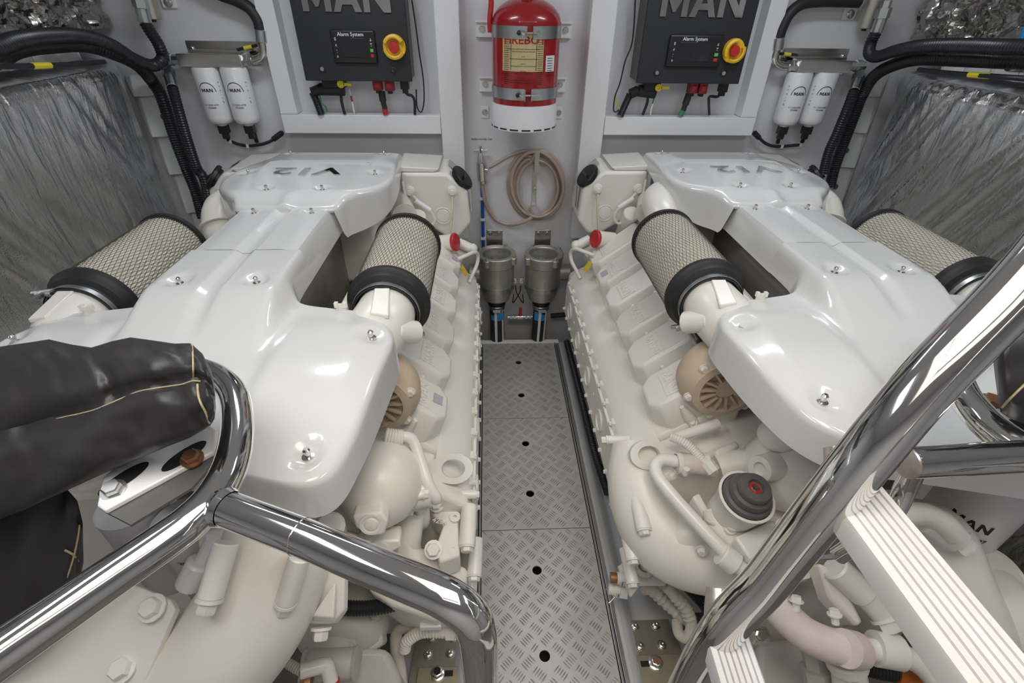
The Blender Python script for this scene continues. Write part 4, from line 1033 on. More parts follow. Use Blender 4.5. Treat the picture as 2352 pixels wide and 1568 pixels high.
# ---- sea water strainers
def strainer(px, label, flip):
    YS = 2.315
    c = at(px, 585, Y=YS); r = 0.098; zt_ = c.z; c = V(c.x, YS, 0)
    zb_ = at(px+3, 690, Y=YS-0.03).z
    t = thing('water_strainer', V(c.x, YS, zb_), label, 'strainer', 'pair of sea water strainers')
    def P(z): return V(c.x, YS, z)
    b = MB().lathe(c, (0, 0, 1), [(0.05, zb_), (0.072, zb_+0.006), (0.085, zb_+0.05), (0.090, zb_+0.075), (0.094, zb_+0.10), (0.094, zt_-0.05), (0.099, zt_-0.045), (0.101, zt_-0.012), (0.086, zt_-0.010), (0.084, zt_-0.12), (0.02, zt_-0.13)], 40).build('bowl', 'bronze_grey', t, smooth=40)
    MB().lathe(c, (0, 0, 1), [(0.073, zt_-0.011), (0.102, zt_-0.011), (0.103, zt_+0.008), (0.098, zt_+0.012), (0.078, zt_+0.010), (0.073, zt_+0.004)], 40, closed=True).build('lid_ring', 'bronze_grey', t, smooth=40)
    MB().lathe(c, (0, 0, 1), [(0.074, zt_-0.004), (0.074, zt_+0.004)], 32).build('sight_glass', 'glass', t)
    MB().bb(c.x-0.012, c.x+0.012, YS-0.07, YS+0.07, zt_-0.06, zt_-0.052).build('basket_handle', 'tube_cream', t)
    for k in range(4):
        a = PI/4+k*PI/2+0.25*flip; p = V(c.x+math.cos(a)*0.100, YS+math.sin(a)*0.100, zt_)
        l = MB().cyl(p-V(0, 0, 0.03), p+V(0, 0, 0.008), 0.017, n=14, bev=0.003).build('lid_lug', 'bronze_grey', t)
        MB().bolt(p+V(0, 0, 0.008), (0, 0, 1), 0.009, 0.012).build('lid_nut', 'bronze_grey', l)
    zk = zb_+0.085
    MB().lathe(c, (0, 0, 1), [(0.094, zk-0.013), (0.0965, zk-0.013), (0.0965, zk+0.013), (0.094, zk+0.013)], 40, closed=True).build('clamp_band', 'zinc', t)
    # T mark cast on the bowl
    f = V(c.x+0.02*flip, YS-0.096, zt_-0.085)
    MB().box(f, (0.004, 0.006, 0.028)).build('cast_mark', 'bronze_grey', t)
    MB().box(f+V(-0.014*flip, 0.002, -0.022), (0.028, 0.006, 0.005), Matrix.Rotation(0.5*flip, 3, 'Y')).build('cast_mark', 'bronze_grey', t)
    sd = -flip
    MB().cyl(V(c.x+sd*0.085, YS, zt_-0.10), V(c.x+sd*0.145, YS, zt_-0.10), 0.045, n=24, bev=0.004).build('side_port', 'bronze_grey', t)
    # outlet, clamps and hose
    MB().lathe(c, (0, 0, 1), [(0.045, zb_-0.03), (0.050, zb_-0.028), (0.050, zb_-0.006), (0.044, zb_+0.004)], 24).build('outlet', 'plastic_black', t)
    MB().lathe(c, (0, 0, 1), [(0.047, zb_-0.058), (0.049, zb_-0.058), (0.049, zb_-0.034), (0.047, zb_-0.034)], 24, closed=True).bb(c.x-0.02, c.x+0.02, YS-0.066, YS-0.045, zb_-0.056, zb_-0.038).build('hose_clamp', 'steel', t)
    return t, c, zb_
for px, lab, fl_ in ((1140, 'grey bronze water strainer with glass lid, left of the pair', 1), (1249, 'grey bronze water strainer with glass lid, right of the pair', -1)):
    t, c, zb_ = strainer(px, lab, fl_)
    YS = 2.315
    h = thing('suction_hose', V(c.x, YS, -0.29), 'black hose with white stripe running down from the %s strainer' % ('left' if fl_ > 0 else 'right'), 'hose', 'suction hoses below the strainers')
    MB().cyl(V(c.x, YS, zb_-0.035), V(c.x+0.01*fl_, YS+0.02, -0.295), 0.040, n=24).build('hose_body', 'rubber_black', h)
    for a in (-PI/2-0.15, -PI/2+0.9 if fl_ > 0 else -PI/2+0.75):
        d = V(math.cos(a), math.sin(a), 0)*0.0405; sdir = V(-math.sin(a), math.cos(a), 0)*0.007
        p0 = V(c.x, YS, zb_-0.06)+d; p1 = V(c.x+0.01*fl_, YS+0.02, -0.29)+d
        MB().prism([p0-sdir, p0+sdir, p1+sdir, p1-sdir], d*0.02).build('stripe', 'label_white', h)
    zl_ = zb_-0.10; vs = []
    for j in range(11):
        a = -PI/2-0.9+1.8*j/10
        for z in (zl_-0.028, zl_+0.028): vs.append(V(c.x+math.cos(a)*0.0425+0.003*fl_, YS+0.004+math.sin(a)*0.0425, z))
    MB().add(vs, [(j*2, j*2+2, j*2+3, j*2+1) for j in range(10)]).build('blue_band', 'blue_label', h, label='bright blue hose label')
    bx_ = at(1136 if fl_ > 0 else 1247, 541, Y=WY-0.01)
    o = MB().bb(bx_.x-0.043, bx_.x+0.043, WY-0.007, WY-0.001, bx_.z-0.12, bx_.z+0.03).build('mounting_plate', 'steel', bevel=0.003)
    tag(o, 'grey steel plate with two bolts behind the %s strainer' % ('left' if fl_ > 0 else 'right'), 'bracket', 'strainer wall plates')
    for s_ in (-1, 1): MB().bolt(V(bx_.x+s_*0.024, WY-0.007, bx_.z+0.012), (0, -1, 0), 0.009, 0.007, n=16).build('bolt', 'bolt_steel', o)
# cross pipe with red handled valve, bonding wires
t = thing('drain_valve', at(1189, 728, Y=2.36), 'small brass cross pipe and valve with red handle between the strainer hoses', 'valve')
a, b = at(1166, 728, Y=2.36), at(1226, 727, Y=2.36)
MB().cyl(a, b, 0.012, n=12).build('pipe', 'zinc', t)
for f in (0.12, 0.25, 0.7, 0.85): MB().cyl(a.lerp(b, f-0.03), a.lerp(b, f+0.05), 0.020, n=8).build('union', 'zinc', t)
m_ = a.lerp(b, 0.47); MB().cyl(m_-V(0.014, 0, 0), m_+V(0.016, 0, 0), 0.018, n=12).build('valve_body', 'bolt_steel', t)
MB().cyl(m_, m_+V(0, -0.012, 0.026), 0.007, n=10).build('valve_stem', 'bolt_steel', t)
MB().box(m_+V(0.0, -0.022, 0.048), (0.017, 0.010, 0.068), Matrix.Rotation(0.25, 3, 'X')).build('handle', 'red_plastic', t, bevel=0.003, label='red valve handle')
o = MB().cyl(at(1265, 725, Y=2.38), at(1300, 722, Y=2.38), 0.014, n=12).build('side_pipe', 'rubber_black'); tag(o, 'short black pipe right of the right strainer hose', 'pipe')
t = thing('bonding_wire', at(1189, 650, Y=2.36), 'black bonding wires and steel tabs between the two strainers', 'wire')
for s_ in (-1, 1):
    MB().box(at(1190+s_*8, 645, Y=2.33), (0.022, 0.008, 0.030)).build('tab', 'bolt_steel', t, bevel=0.002)
    MB().bolt(at(1190+s_*6, 645, Y=2.322), (0, -1, 0), 0.008, 0.010).build('nut', 'bolt_steel', t)
    MB().tube([at(1190+s_*6, 655, Y=2.325), at(1190+s_*4, 670, Y=2.32), at(1190-s_*4, 685, Y=2.32), at(1190-s_*12, 695, Y=2.32), at(1190-s_*10, 675, Y=2.322)], 0.003, 6).build('wire', 'hose_black', t)

# ---- fuel filter pairs with their manifold bars
def fuel_filters(bar, cans, plate_, hose, elbow, left_end, label, s):
    YB = 2.39
    a, b = at(*bar[0], Y=YB), at(*bar[1], Y=YB)
    t = thing('fuel_filter_unit', V((a.x+b.x)/2, WY, a.z), label, 'fuel filter', 'twin fuel filter units')
    p0, p1 = at(*plate_[0], Y=WY-0.004), at(*plate_[1], Y=WY-0.004)
    pl_ = MB().bb(p0.x, p1.x, WY-0.004, WY-0.001, p1.z, p0.z).build('wall_plate', 'steel', t, bevel=0.001)
    MB().bb(p0.x+0.03, p1.x-0.03, WY-0.05, WY-0.004, p0.z-0.034, p0.z-0.030).bb(p0.x+0.03, p1.x-0.03, WY-0.053, WY-0.050, p0.z-0.095, p0.z-0.030).build('bracket', 'steel', t)
    for f in (0.25, 0.5, 0.75): MB().bolt(V(p0.x+(p1.x-p0.x)*f, WY-0.053, p0.z-0.055), (0, -1, 0), 0.008, 0.006, n=14).build('screw', 'bolt_steel', t)
    for f, g_ in ((0.06, 0.3), (0.94, 0.3)): MB().bolt(V(p0.x+(p1.x-p0.x)*f, WY-0.004, p0.z-0.03), (0, -1, 0), 0.010, 0.008, n=14).build('bolt', 'bolt_steel', t)
    MB().bb(a.x, b.x, YB-0.028, YB+0.028, a.z-0.024, a.z+0.024).build('manifold_bar', 'steel', t, bevel=0.003)
    for (tp, bt) in cans:
        A, B = at(*tp, Y=YB), at(*bt, Y=YB); A = V((A.x+B.x)/2, YB, A.z); B = V(A.x, YB, B.z)
        r = 0.054; L = A.z-B.z
        cn = MB().lathe(B, (0, 0, 1), [(0.02, 0), (r*0.80, 0.001), (r*0.94, 0.008), (r, 0.022), (r, L-0.006), (r-0.004, L)], 36).build('canister', 'filter_white', t, smooth=40, label='white fuel filter canister')
        va = math.atan2(CAM.x-A.x, YB)      # print faces the aisle a little
        n_ = V(0.10*s*-1, -1, 0).normalized(); r_ = V(-n_.y, n_.x, 0)
        sh = 0.0
        pz = B.z+L*0.62
        base = V(A.x, YB, 0)+n_*(r+0.0006)
        text_mb('MAN', 0.0185, base+V(0, 0, pz), r_, UPZ, 0.0003, bend=r+0.0006, xs=1.12, bold=0.02).build('lettering', 'print_black', cn, smooth=0)
        vs = []; n = 22
        for j in range(n+1):
            th = PI*j/n
            for q in (0.031, 0.0335):
                x = math.cos(th)*q; z = math.sin(th)*q*1.12-0.007; aa = x/r
                vs.append(V(A.x, YB, pz+z)+n_*(math.cos(aa)*(r+0.0009))+r_*(math.sin(aa)*(r+0.0009)))
        MB().add(vs, [(j*2, j*2+2, j*2+3, j*2+1) for j in range(n)]).build('logo_arch', 'print_black', cn, smooth=0)
        text_mb('51.12503-0096', 0.0095, base+V(0, 0, B.z+L*0.36), r_, UPZ, 0.0003, bend=r+0.0006).build('lettering', 'print_black', cn, smooth=0)
        text_mb('FS20086', 0.0095, base+V(0, 0, B.z+L*0.31), r_, UPZ, 0.0003, bend=r+0.0006).build('lettering', 'print_black', cn, smooth=0)
        n2 = V(0.95*(1 if s < 0 else -1), -0.55, 0).normalized(); r2 = V(-n2.y, n2.x, 0)
        for j, ch in enumerate('x>o-+%.'):
            text_mb(ch, 0.011, V(A.x, YB, B.z+L*(0.75-0.07*j))+n2*(r+0.0006), r2, UPZ, 0.0003, bend=r+0.0006).build('symbol', 'print_black', cn, smooth=0)
        MB().cyl(B+V(0, 0, 0.002), B-V(0, 0, 0.012), 0.018, n=14).build('drain_collar', 'label_white', cn)
        MB().bb(B.x-0.020, B.x+0.020, YB-0.016, YB+0.016, B.z-0.045, B.z-0.012).bb(B.x-0.012, B.x+0.012, YB-0.012, YB+0.012, B.z-0.068, B.z-0.044).build('sensor_plug', 'plastic_black', t, bevel=0.002)
    # pipe fittings and hose elbow
    E0, E1 = at(*elbow[0], Y=YB), at(*elbow[-1], Y=YB)
    MB().tube([at(*p, Y=YB) for p in elbow], 0.017, 14).build('hose_elbow', 'bolt_steel', t)
    d = (E0-(b if s < 0 else a)); m0 = (b if s < 0 else a)
    MB().lathe(m0, V(-s, 0, 0), [(0.021, 0), (0.021, 0.018), (0.019, 0.02), (0.023, 0.022), (0.023, 0.036)], 6).build('union_nut', 'zinc', t)
    m1 = a if s < 0 else b; dd = V(s, 0, 0)
    MB().lathe(m1, dd, [(0.019, 0), (0.019, 0.03), (0.024, 0.032), (0.024, 0.056), (0.018, 0.058), (0.018, 0.075)], 8).build('end_fitting', 'zinc', t)
    MB().cyl(at(*hose[0], Y=YB), at(*hose[1], Y=YB), 0.024, n=16, bev=0.002).build('crimp_sleeve', 'zinc', t)
    MB().tube([at(*p, Y=YB+0.005) for p in hose[1:]], 0.0225, 14).build('fuel_hose', 'rubber_black', t)
    p = at(*left_end[0], Y=WY-0.06); q = at(*left_end[1], Y=WY-0.06)
    MB().tube([p, q], 0.006, 8, smooth=False).build('marker_cable', 'hose_black', t); MB().tube([p.lerp(q, 0.35), p.lerp(q, 0.75)], 0.0068, 8, smooth=False).build('yellow_marker', 'yellow_lever', t)
    # wiring under the canisters
    return t
t1 = fuel_filters([(415, 137), (560, 138)], [((476, 153), (505, 281)), ((538, 153), (567, 281))], [(424, 93), (608, 152)],
             [(602, 97), (598, 68), (592, 45), (572, 18), (540, 0), (495, -18), (430, -60), (380, -160)], [(566, 138), (590, 137), (603, 128), (605, 112), (602, 96)], [(545, 114), (590, 104)], 'pair of white fuel filter canisters under a steel bar, left wall', -1)
t2 = fuel_filters([(1828, 151), (1948, 151)], [((1833, 165), (1807, 284)), ((1894, 165), (1862, 284))], [(1800, 110), (1937, 155)],
             [(1785, 115), (1789, 86), (1797, 62), (1815, 30), (1845, 8), (1890, 2), (1945, 3), (1975, 4)], [(1822, 152), (1800, 152), (1784, 146), (1779, 132), (1784, 114)], [(1830, 126), (1790, 123)], 'pair of white fuel filter canisters under a steel bar, right wall', 1)
def harness(pts, plugs, label):
    P = [at(p[0], p[1], Y=2.42) for p in pts]
    t = MB().tube(P, 0.007, 8).build('sensor_cable', 'hose_black', label)
    for p, q in plugs: MB().tube([at(*p, Y=2.40), at(*q, Y=2.42)], 0.009, 8, smooth=False).build('boot', 'rubber_black', t)
    k = P[-2]; MB().tube([P[-1].lerp(P[-2], 0.1), P[-1].lerp(P[-2], 0.9)], 0.012, 8, smooth=False).build('splice', 'rubber_black', t)
    for i in (1, 3): MB().box(P[i], (0.012, 0.016, 0.016)).build('cable_flag', 'label_white', t)
harness([(523, 318), (530, 324), (548, 331), (570, 335), (590, 333), (606, 330), (625, 322), (650, 303)], [((518, 300), (525, 322)), ((582, 300), (590, 326))], t1)
harness([(1842, 325), (1838, 332), (1820, 334), (1795, 336), (1775, 335), (1760, 330), (1745, 318), (1731, 303)], [((1793, 305), (1786, 328)), ((1850, 305), (1843, 326))], t2)

# ---- corrugated hoses in the two corners
def pipeset(big, up, down, sleeve, lab, unit):
    Y0 = 2.33
    bp = [at(p[0], p[1], Y=p[2]) for p in big]; k = V(math.copysign(0.03, bp[0].x), -0.45, 0.0); bp = [bp[0]+k*2, bp[0]+k]+bp
    o = MB().tube(bp, 0.026, 14, seg=8, rib=0.010).build('corrugated_hose', 'hose_black'); tag(o, lab[0], 'hose', 'black corrugated hoses')
    bp = [at(p[0], p[1], Y=p[2]) for p in up]; bp = bp+[bp[-1]+k, bp[-1]+k*2]
    o = MB().tube(bp, 0.023, 14, seg=8, rib=0.010).build('corrugated_hose', 'hose_black'); tag(o, lab[1], 'hose', 'black corrugated hoses')
    a, b, c = [at(p[0], p[1], Y=p[2]) for p in sleeve[:3]]
    MB().cyl(a, b, 0.023, n=14, bev=0.002).build('crimp_sleeve', 'zinc', o); MB().lathe(b, c-b, [(0.028, 0), (0.028, 0.035), (0.02, 0.037), (0.02, 0.06)], 6).build('hose_nut', 'zinc', o)
    o = MB().tube([at(p[0], p[1], Y=p[2]) for p in down], 0.022, 14, seg=8, rib=0.010).build('corrugated_hose', 'hose_black', unit)
    a, b, c = [at(p[0], p[1], Y=p[2]) for p in sleeve[3:]]
    MB().cyl(a, b, 0.021, n=14, bev=0.002).build('crimp_sleeve', 'zinc', o); MB().lathe(b, c-b, [(0.025, 0), (0.025, 0.030), (0.02, 0.032), (0.02, 0.04)], 6).build('hose_nut', 'zinc', o)
pipeset([(-60, 150, 1.60), (40, 112, 1.78), (120, 103, 1.95), (190, 102, 2.10), (250, 118, 2.18), (310, 145, 2.28), (345, 180, 2.36), (372, 225, 2.37), (400, 310, 2.37), (430, 390, 2.37), (450, 440, 2.36), (466, 500, 2.34)],
        [(333, 52, 2.34), (345, 72, 2.34), (363, 100, 2.34), (374, 130, 2.34), (366, 145, 2.31), (345, 150, 2.27), (305, 134, 2.18), (255, 103, 2.08), (190, 84, 1.96), (120, 82, 1.82), (40, 92, 1.66), (-60, 118, 1.50)],
        [(396, 200, 2.33), (408, 245, 2.31), (430, 320, 2.305), (452, 385, 2.30), (468, 410, 2.29), (482, 470, 2.27)],
        [(334, 52, 2.34), (325, 18, 2.34), (318, -10, 2.34), (396, 200, 2.33), (389, 175, 2.36), (385, 160, 2.38)],
        ('thick black corrugated hose arching from the left edge down the back left corner', 'black corrugated hose curving down from the top left fitting', ''), t1)
pipeset([(2400, 143, 1.62), (2300, 138, 1.75), (2200, 135, 1.92), (2110, 134, 2.08), (2050, 150, 2.24), (2008, 175, 2.34), (1982, 215, 2.392), (1960, 270, 2.398), (1937, 330, 2.398), (1917, 385, 2.394), (1906, 430, 2.38)],
        [(2012, 75, 2.34), (2000, 100, 2.34), (1997, 122, 2.31), (2015, 130, 2.25), (2060, 116, 2.13), (2120, 106, 2.00), (2200, 104, 1.86), (2300, 108, 1.68), (2400, 112, 1.55)],
        [(1962, 208, 2.33), (1948, 245, 2.31), (1923, 305, 2.305), (1903, 350, 2.30), (1890, 400, 2.28)],
        [(2012, 75, 2.34), (2024, 42, 2.34), (2036, 5, 2.34), (1962, 208, 2.33), (1970, 184, 2.36), (1974, 170, 2.38)],
        ('thick black corrugated hose arching from the right edge down the back right corner', 'black corrugated hose curving down from the top right fitting', ''), t2)
# wires tucked under the big hoses
for pts, lab, s_ in ((((-20, 152, 1.56), (60, 152, 1.68), (120, 150, 1.80), (180, 147, 1.92), (240, 142, 2.03)), 'thin black wires with yellow markers under the left corrugated hose', -1),
                     (((2380, 182, 1.60), (2290, 176, 1.70), (2220, 171, 1.82), (2160, 166, 1.92), (2110, 160, 2.02)), 'thin black wires with yellow markers under the right corrugated hose', 1)):
    P = [at(*p[:2], Y=p[2]) for p in pts]
    o = MB().tube(P, 0.008, 8).build('wire_bundle', 'hose_black'); tag(o, lab, 'wire', 'wires under the hoses')
    MB().tube([P[1].lerp(P[2], 0.2), P[1].lerp(P[2], 0.9)], 0.0092, 8, smooth=False).build('yellow_marker', 'yellow_lever', o)
# small water separators at the top of the wall
for px, lab in ((352, 'small bronze cup fitting at the top of the left wall'), (1985, 'small bronze cup fitting at the top of the right wall')):
    a = at(px, 45 if px < 1000 else 66, Y=2.40)
    t = thing('drain_cup', V(a.x, WY, a.z), lab, 'fitting', 'bronze cups at the top of the wall')
    MB().cyl(a, a+V(0, 0, 0.13), 0.033, 0.036, 20, 0.003).build('cup', 'bronze_grey', t)
    MB().cyl(a-V(0, 0, 0.008), a, 0.010, n=10).build('drain_plug', 'plastic_black', t)
    MB().bb(a.x-0.05, a.x+0.05, WY-0.03, WY-0.001, a.z+0.13, a.z+0.19).build('holder', 'zinc', t, bevel=0.004)
for (px, py) in ((386, 6), (1953, 33)):
    a = at(px, py, Y=WY-0.012)
    o = MB().bb(a.x-0.03, a.x+0.03, WY-0.012, WY-0.001, a.z-0.02, a.z+0.06).build('anchor_tab', 'trim_white', bevel=0.006)
    tag(o, 'white tab with a steel screw near the %s drain cup' % ('left' if px < 1000 else 'right'), 'bracket', 'tabs near the drain cups')
    MB().bolt(V(a.x, WY-0.012, a.z), (0, -1, 0), 0.013, 0.006, n=16).build('screw', 'bolt_steel', o)
# blue tap handle on the right hull
t = thing('hull_valve', at(2335, 120, Y=1.72), 'blue valve handle in front of the crinkled foil at the right edge', 'valve')
a = at(2350, 92, Y=1.80)
MB().bb(a.x-0.016, a.x+0.016, a.y-0.012, a.y+0.012, a.z-0.04, a.z+0.04).build('handle', 'blue_label', t, bevel=0.008, bseg=3)
MB().cyl(a-V(0, 0, 0.065), a-V(0, 0, 0.035), 0.010, n=12).build('stem', 'bolt_steel', t)
MB().tube([a-V(0, 0, 0.075), a+V(0.05, 0, -0.078), a+V(1.94-a.x, 0, -0.08)], 0.016, 12).build('valve_pipe', 'bolt_steel', t)
# ================================================================== FRONT ENDS OF THE ENGINES
def Z(px, py, z): return at(px, py, Z=z)
def part(mb, name, m, E_, **k): return mb.build(name, m, E_, **k)
# ---------------------------------------------------------------- left engine
E_ = EL
ax = V(0.10, -0.80, 0.30).normalized(); pc = Z(872, 1118, 0.70)
ph = MB().lathe(pc-ax*0.085, ax, [(0.075, 0), (0.096, 0.03), (0.100, 0.065), (0.093, 0.105), (0.074, 0.140), (0.042, 0.163), (0.001, 0.170)], 36).build('pump_housing', 'cream', E_, smooth=60)
u_, v_, w_ = frame_of(ax)
def onp(a, b, c): return pc+V(1, 0, 0)*a+V(0, 0.35, 0.93)*b+ax*c
tri = [(-0.040, 0.022), (0.030, 0.030), (0.046, 0.004), (0.034, -0.034), (0.008, -0.040), (-0.034, -0.014)]
MB().prism([onp(a*0.85-0.010, b*0.85-0.012, 0.070) for a, b in tri], ax*0.050).build('pump_boss', 'cream', E_, bevel=0.006, bseg=3)
MB().lathe(onp(-0.006, -0.014, 0.120), ax, [(0.024, 0), (0.024, 0.003), (0.019, 0.003), (0.017, -0.003), (0.012, 0.004), (0.001, 0.006)], 22).build('pump_plug', 'cream_smooth', E_)
MB().prism([onp(a, b, 0.02) for a, b in ((-0.050, -0.088), (0.045, -0.088), (0.048, -0.108), (0.010, -0.128), (-0.040, -0.122))], ax*0.055).build('pump_flange', 'cream', E_, bevel=0.005)
MB().lathe(onp(-0.004, -0.108, 0.072), ax, [(0.023, 0), (0.023, 0.012), (0.010, 0.012), (0.010, 0.006), (0.001, 0.006)], 20).build('pump_plug', 'cream_smooth', E_)
o0 = Z(935, 1135, 0.66); o1 = Z(990, 1128, 0.66)
MB().cyl(o0, o1, 0.036, n=22, bev=0.004).build('pump_outlet', 'cream_smooth', E_)
MB().cyl(o0+V(0.004, 0, 0), o0+V(0.014, 0, 0), 0.048, n=24).build('outlet_flange', 'cream_smooth', E_)
for a in (0.5, 2.4, 4.4): MB().cyl(o0+V(0.008, math.cos(a)*0.036, math.sin(a)*0.036), o1+V(-0.012, math.cos(a)*0.036, math.sin(a)*0.036), 0.011, n=10).bolt(o1+V(-0.012, math.cos(a)*0.036, math.sin(a)*0.036), (1, 0, 0), 0.010, 0.012).build('outlet_stud', 'cream_smooth', E_)
part(MB().tube([Z(885, 1000, 0.78), Z(905, 1003, 0.775), Z(925, 1004, 0.77)], 0.020, 14, rib=0.006), 'ribbed_sleeve', 'cream', E_)
part(MB().tube([Z(915, 1003, 0.77), Z(938, 1004, 0.765), Z(953, 1020, 0.75), Z(968, 1065, 0.72), Z(985, 1115, 0.69), Z(1002, 1145, 0.66), Z(990, 1140, 0.64)], 0.0135, 14), 'coolant_pipe', 'cream_smooth', E_, smooth=60)
part(MB().prism([Z(905, 1022, 0.70), Z(955, 1065, 0.66), Z(945, 1078, 0.64), Z(896, 1030, 0.69)], (0, 0, -0.012)), 'pipe_bracket', 'cream', E_, bevel=0.002)
# bracket with cast lettering and its bolts
part(MB().prism([Z(984, 1172, 0.52), Z(1052, 1168, 0.52), Z(1056, 1275, 0.50), Z(1010, 1292, 0.50), Z(1000, 1255, 0.51), Z(1018, 1205, 0.52)], (0, 0, -0.07)), 'case_bracket', 'cream', E_, bevel=0.005)
text_mb('4234', 0.020, Z(1010, 1198, 0.524), V(1, -0.3, 0), V(0.3, 1, 0), 0.002).build('cast_lettering', 'cream', E_, smooth=0)
for (x, y, z, r) in ((1019, 1147, 0.525, 0.016), (1043, 1178, 0.522, 0.014), (1038, 1252, 0.502, 0.014)):
    p = Z(x, y, z); MB().lathe(p-V(0, 0, 0.06), (0.05, -0.2, 1), [(r*1.15, 0), (r, 0.058), (r, 0.064), (r*0.35, 0.064), (r*0.35, 0.055), (0.001, 0.055)], 18).build('bracket_boss', 'cream_smooth', E_)
for (x, y, z, r) in ((1003, 1158, 0.54, 0.015), (996, 1262, 0.51, 0.017), (1073, 1212, 0.45, 0.017)):
    MB().bolt(Z(x, y, z), (0.0, -0.5, 0.85), r, 0.016).build('case_bolt', 'cream_smooth', E_)
part(MB().tube([Z(968, 1165, 0.56), Z(970, 1195, 0.52), Z(968, 1200, 0.46)], 0.020, 14), 'drain_stub', 'cream', E_)
part(MB().tube([Z(945, 1180, 0.56), Z(935, 1225, 0.52), Z(930, 1265, 0.47), Z(945, 1310, 0.40)], lambda f: 0.034+0.012*f, 20), 'water_elbow', 'cream', E_, smooth=60)
part(MB().tube([Z(890, 1260, 0.55), Z(920, 1275, 0.50), Z(960, 1290, 0.46), Z(1010, 1290, 0.42)], 0.032, 18), 'oil_gallery', 'cream', E_, smooth=60)
part(MB().tube([Z(1072, 1130, 0.45), Z(1072, 1170, 0.45), Z(1072, 1206, 0.44)], 0.022, 16), 'bolt_column', 'cream', E_)
part(MB().tube([Z(1080, 1240, 0.36), Z(1075, 1275, 0.34), Z(1062, 1310, 0.30), Z(1040, 1345, 0.26)], 0.024, 16), 'case_rib', 'cream', E_, smooth=60)
part(MB().prism([Z(880, 1270, 0.50), Z(1075, 1300, 0.42), Z(1065, 1400, 0.36), Z(1000, 1425, 0.36), Z(900, 1390, 0.42), Z(840, 1350, 0.46)], (0, 0.05, -0.22)), 'pump_mount', 'cream', E_, bevel=0.014, bseg=3)
part(MB().prism([Z(770, 1210, 0.66), Z(830, 1230, 0.64), Z(880, 1290, 0.56), Z(830, 1330, 0.52), Z(760, 1300, 0.56)], (0, 0.06, -0.10)), 'housing_web', 'cream', E_, bevel=0.014, bseg=3)
part(MB().cyl(Z(755, 1205, 0.74), Z(770, 1260, 0.62), 0.032, n=18, bev=0.008), 'thermostat_stub', 'cream_smooth', E_)
# big coolant elbow below the front cover
el = [Z(650, 1205, 0.80), Z(625, 1310, 0.755), Z(575, 1415, 0.70), Z(490, 1520, 0.63), Z(370, 1600, 0.56), Z(240, 1660, 0.50)]
part(MB().tube(el, lambda f: 0.096+0.014*f, 32, seg=8), 'coolant_elbow', 'cream', E_, smooth=60)
part(MB().tube([Z(470, 1245, 0.81), Z(560, 1225, 0.815), Z(650, 1240, 0.80), Z(730, 1275, 0.78)], 0.020, 12), 'elbow_flange', 'cream', E_, smooth=60)
for (a, b, za, zb_, r) in (((520, 1245), (483, 1372), 0.895, 0.84, 0.0195), ((690, 1275), (657, 1380), 0.865, 0.79, 0.018)):
    p, q = Z(*a, za), Z(*b, zb_); d = (q-p).normalized()
    part(MB().cyl(p, q, r, n=18, bev=0.002), 'bolt_column', 'cream_smooth', E_); MB().bolt(q, d, r*0.78, 0.024).build('elbow_bolt', 'cream_smooth', E_)
part(MB().prism([Z(722, 1300, 0.74), Z(792, 1290, 0.74), Z(790, 1400, 0.68), Z(765, 1432, 0.66), Z(708, 1432, 0.66)], (0, 0.012, -0.028)), 'gusset_plate', 'cream_smooth', E_, bevel=0.004)
part(MB().prism([Z(720, 1425, 0.672), Z(775, 1345, 0.71), Z(770, 1428, 0.672)], (0, 0, 0.018)), 'gusset_rib', 'cream_smooth', E_, bevel=0.003)
MB().bolt(Z(738, 1440, 0.655), (0.0, -0.8, -0.5), 0.014, 0.022).build('gusset_bolt', 'cream_smooth', E_)
# flat mounting plate at the lower left with two bolts
part(MB().prism([Z(290, 1335, 0.80), Z(390, 1378, 0.78), Z(402, 1400, 0.775), Z(330, 1568, 0.70), Z(250, 1690, 0.66), Z(-60, 1690, 0.66), Z(-60, 1560, 0.72), Z(120, 1440, 0.77)], (0, 0.008, -0.016)), 'mounting_plate', 'cream_smooth', E_, bevel=0.003)
for (x, y, z) in ((352, 1396, 0.777), (283, 1535, 0.715)): MB().bolt(Z(x, y, z), (-0.05, -0.35, 0.9), 0.0165, 0.016).build('plate_bolt', 'cream_smooth', E_)
# white spin-on fuel filters behind the plate
for i, (x, y, z0, lab) in enumerate(((385, 1270, 0.60, 'France'), (255, 1230, 0.62, 'FF5848'), (560, 1240, 0.60, ''))[:2]):
    p = Z(x, y, 0.80)
    f_ = MB().lathe(V(p.x, p.y+0.06, 0.56), (0, 0, 1), [(0.03, 0), (0.050, 0.004), (0.056, 0.02), (0.056, 0.25), (0.05, 0.255)], 32).build('spin_on_filter', 'filter_white', E_, smooth=40, label='white spin-on fuel filter')
    text_mb(lab, 0.014, V(p.x+0.01, p.y+0.06-0.0565, 0.76), UPX, UPZ, 0.0004, bend=0.0565).build('lettering', 'print_black', f_, smooth=0)
part(MB().cyl(Z(490, 1235, 0.84), Z(462, 1290, 0.80), 0.012, n=12).cyl(Z(462, 1288, 0.80), Z(432, 1345, 0.755), 0.0225, n=16, bev=0.004), 'hand_pump', 'filter_white', E_)
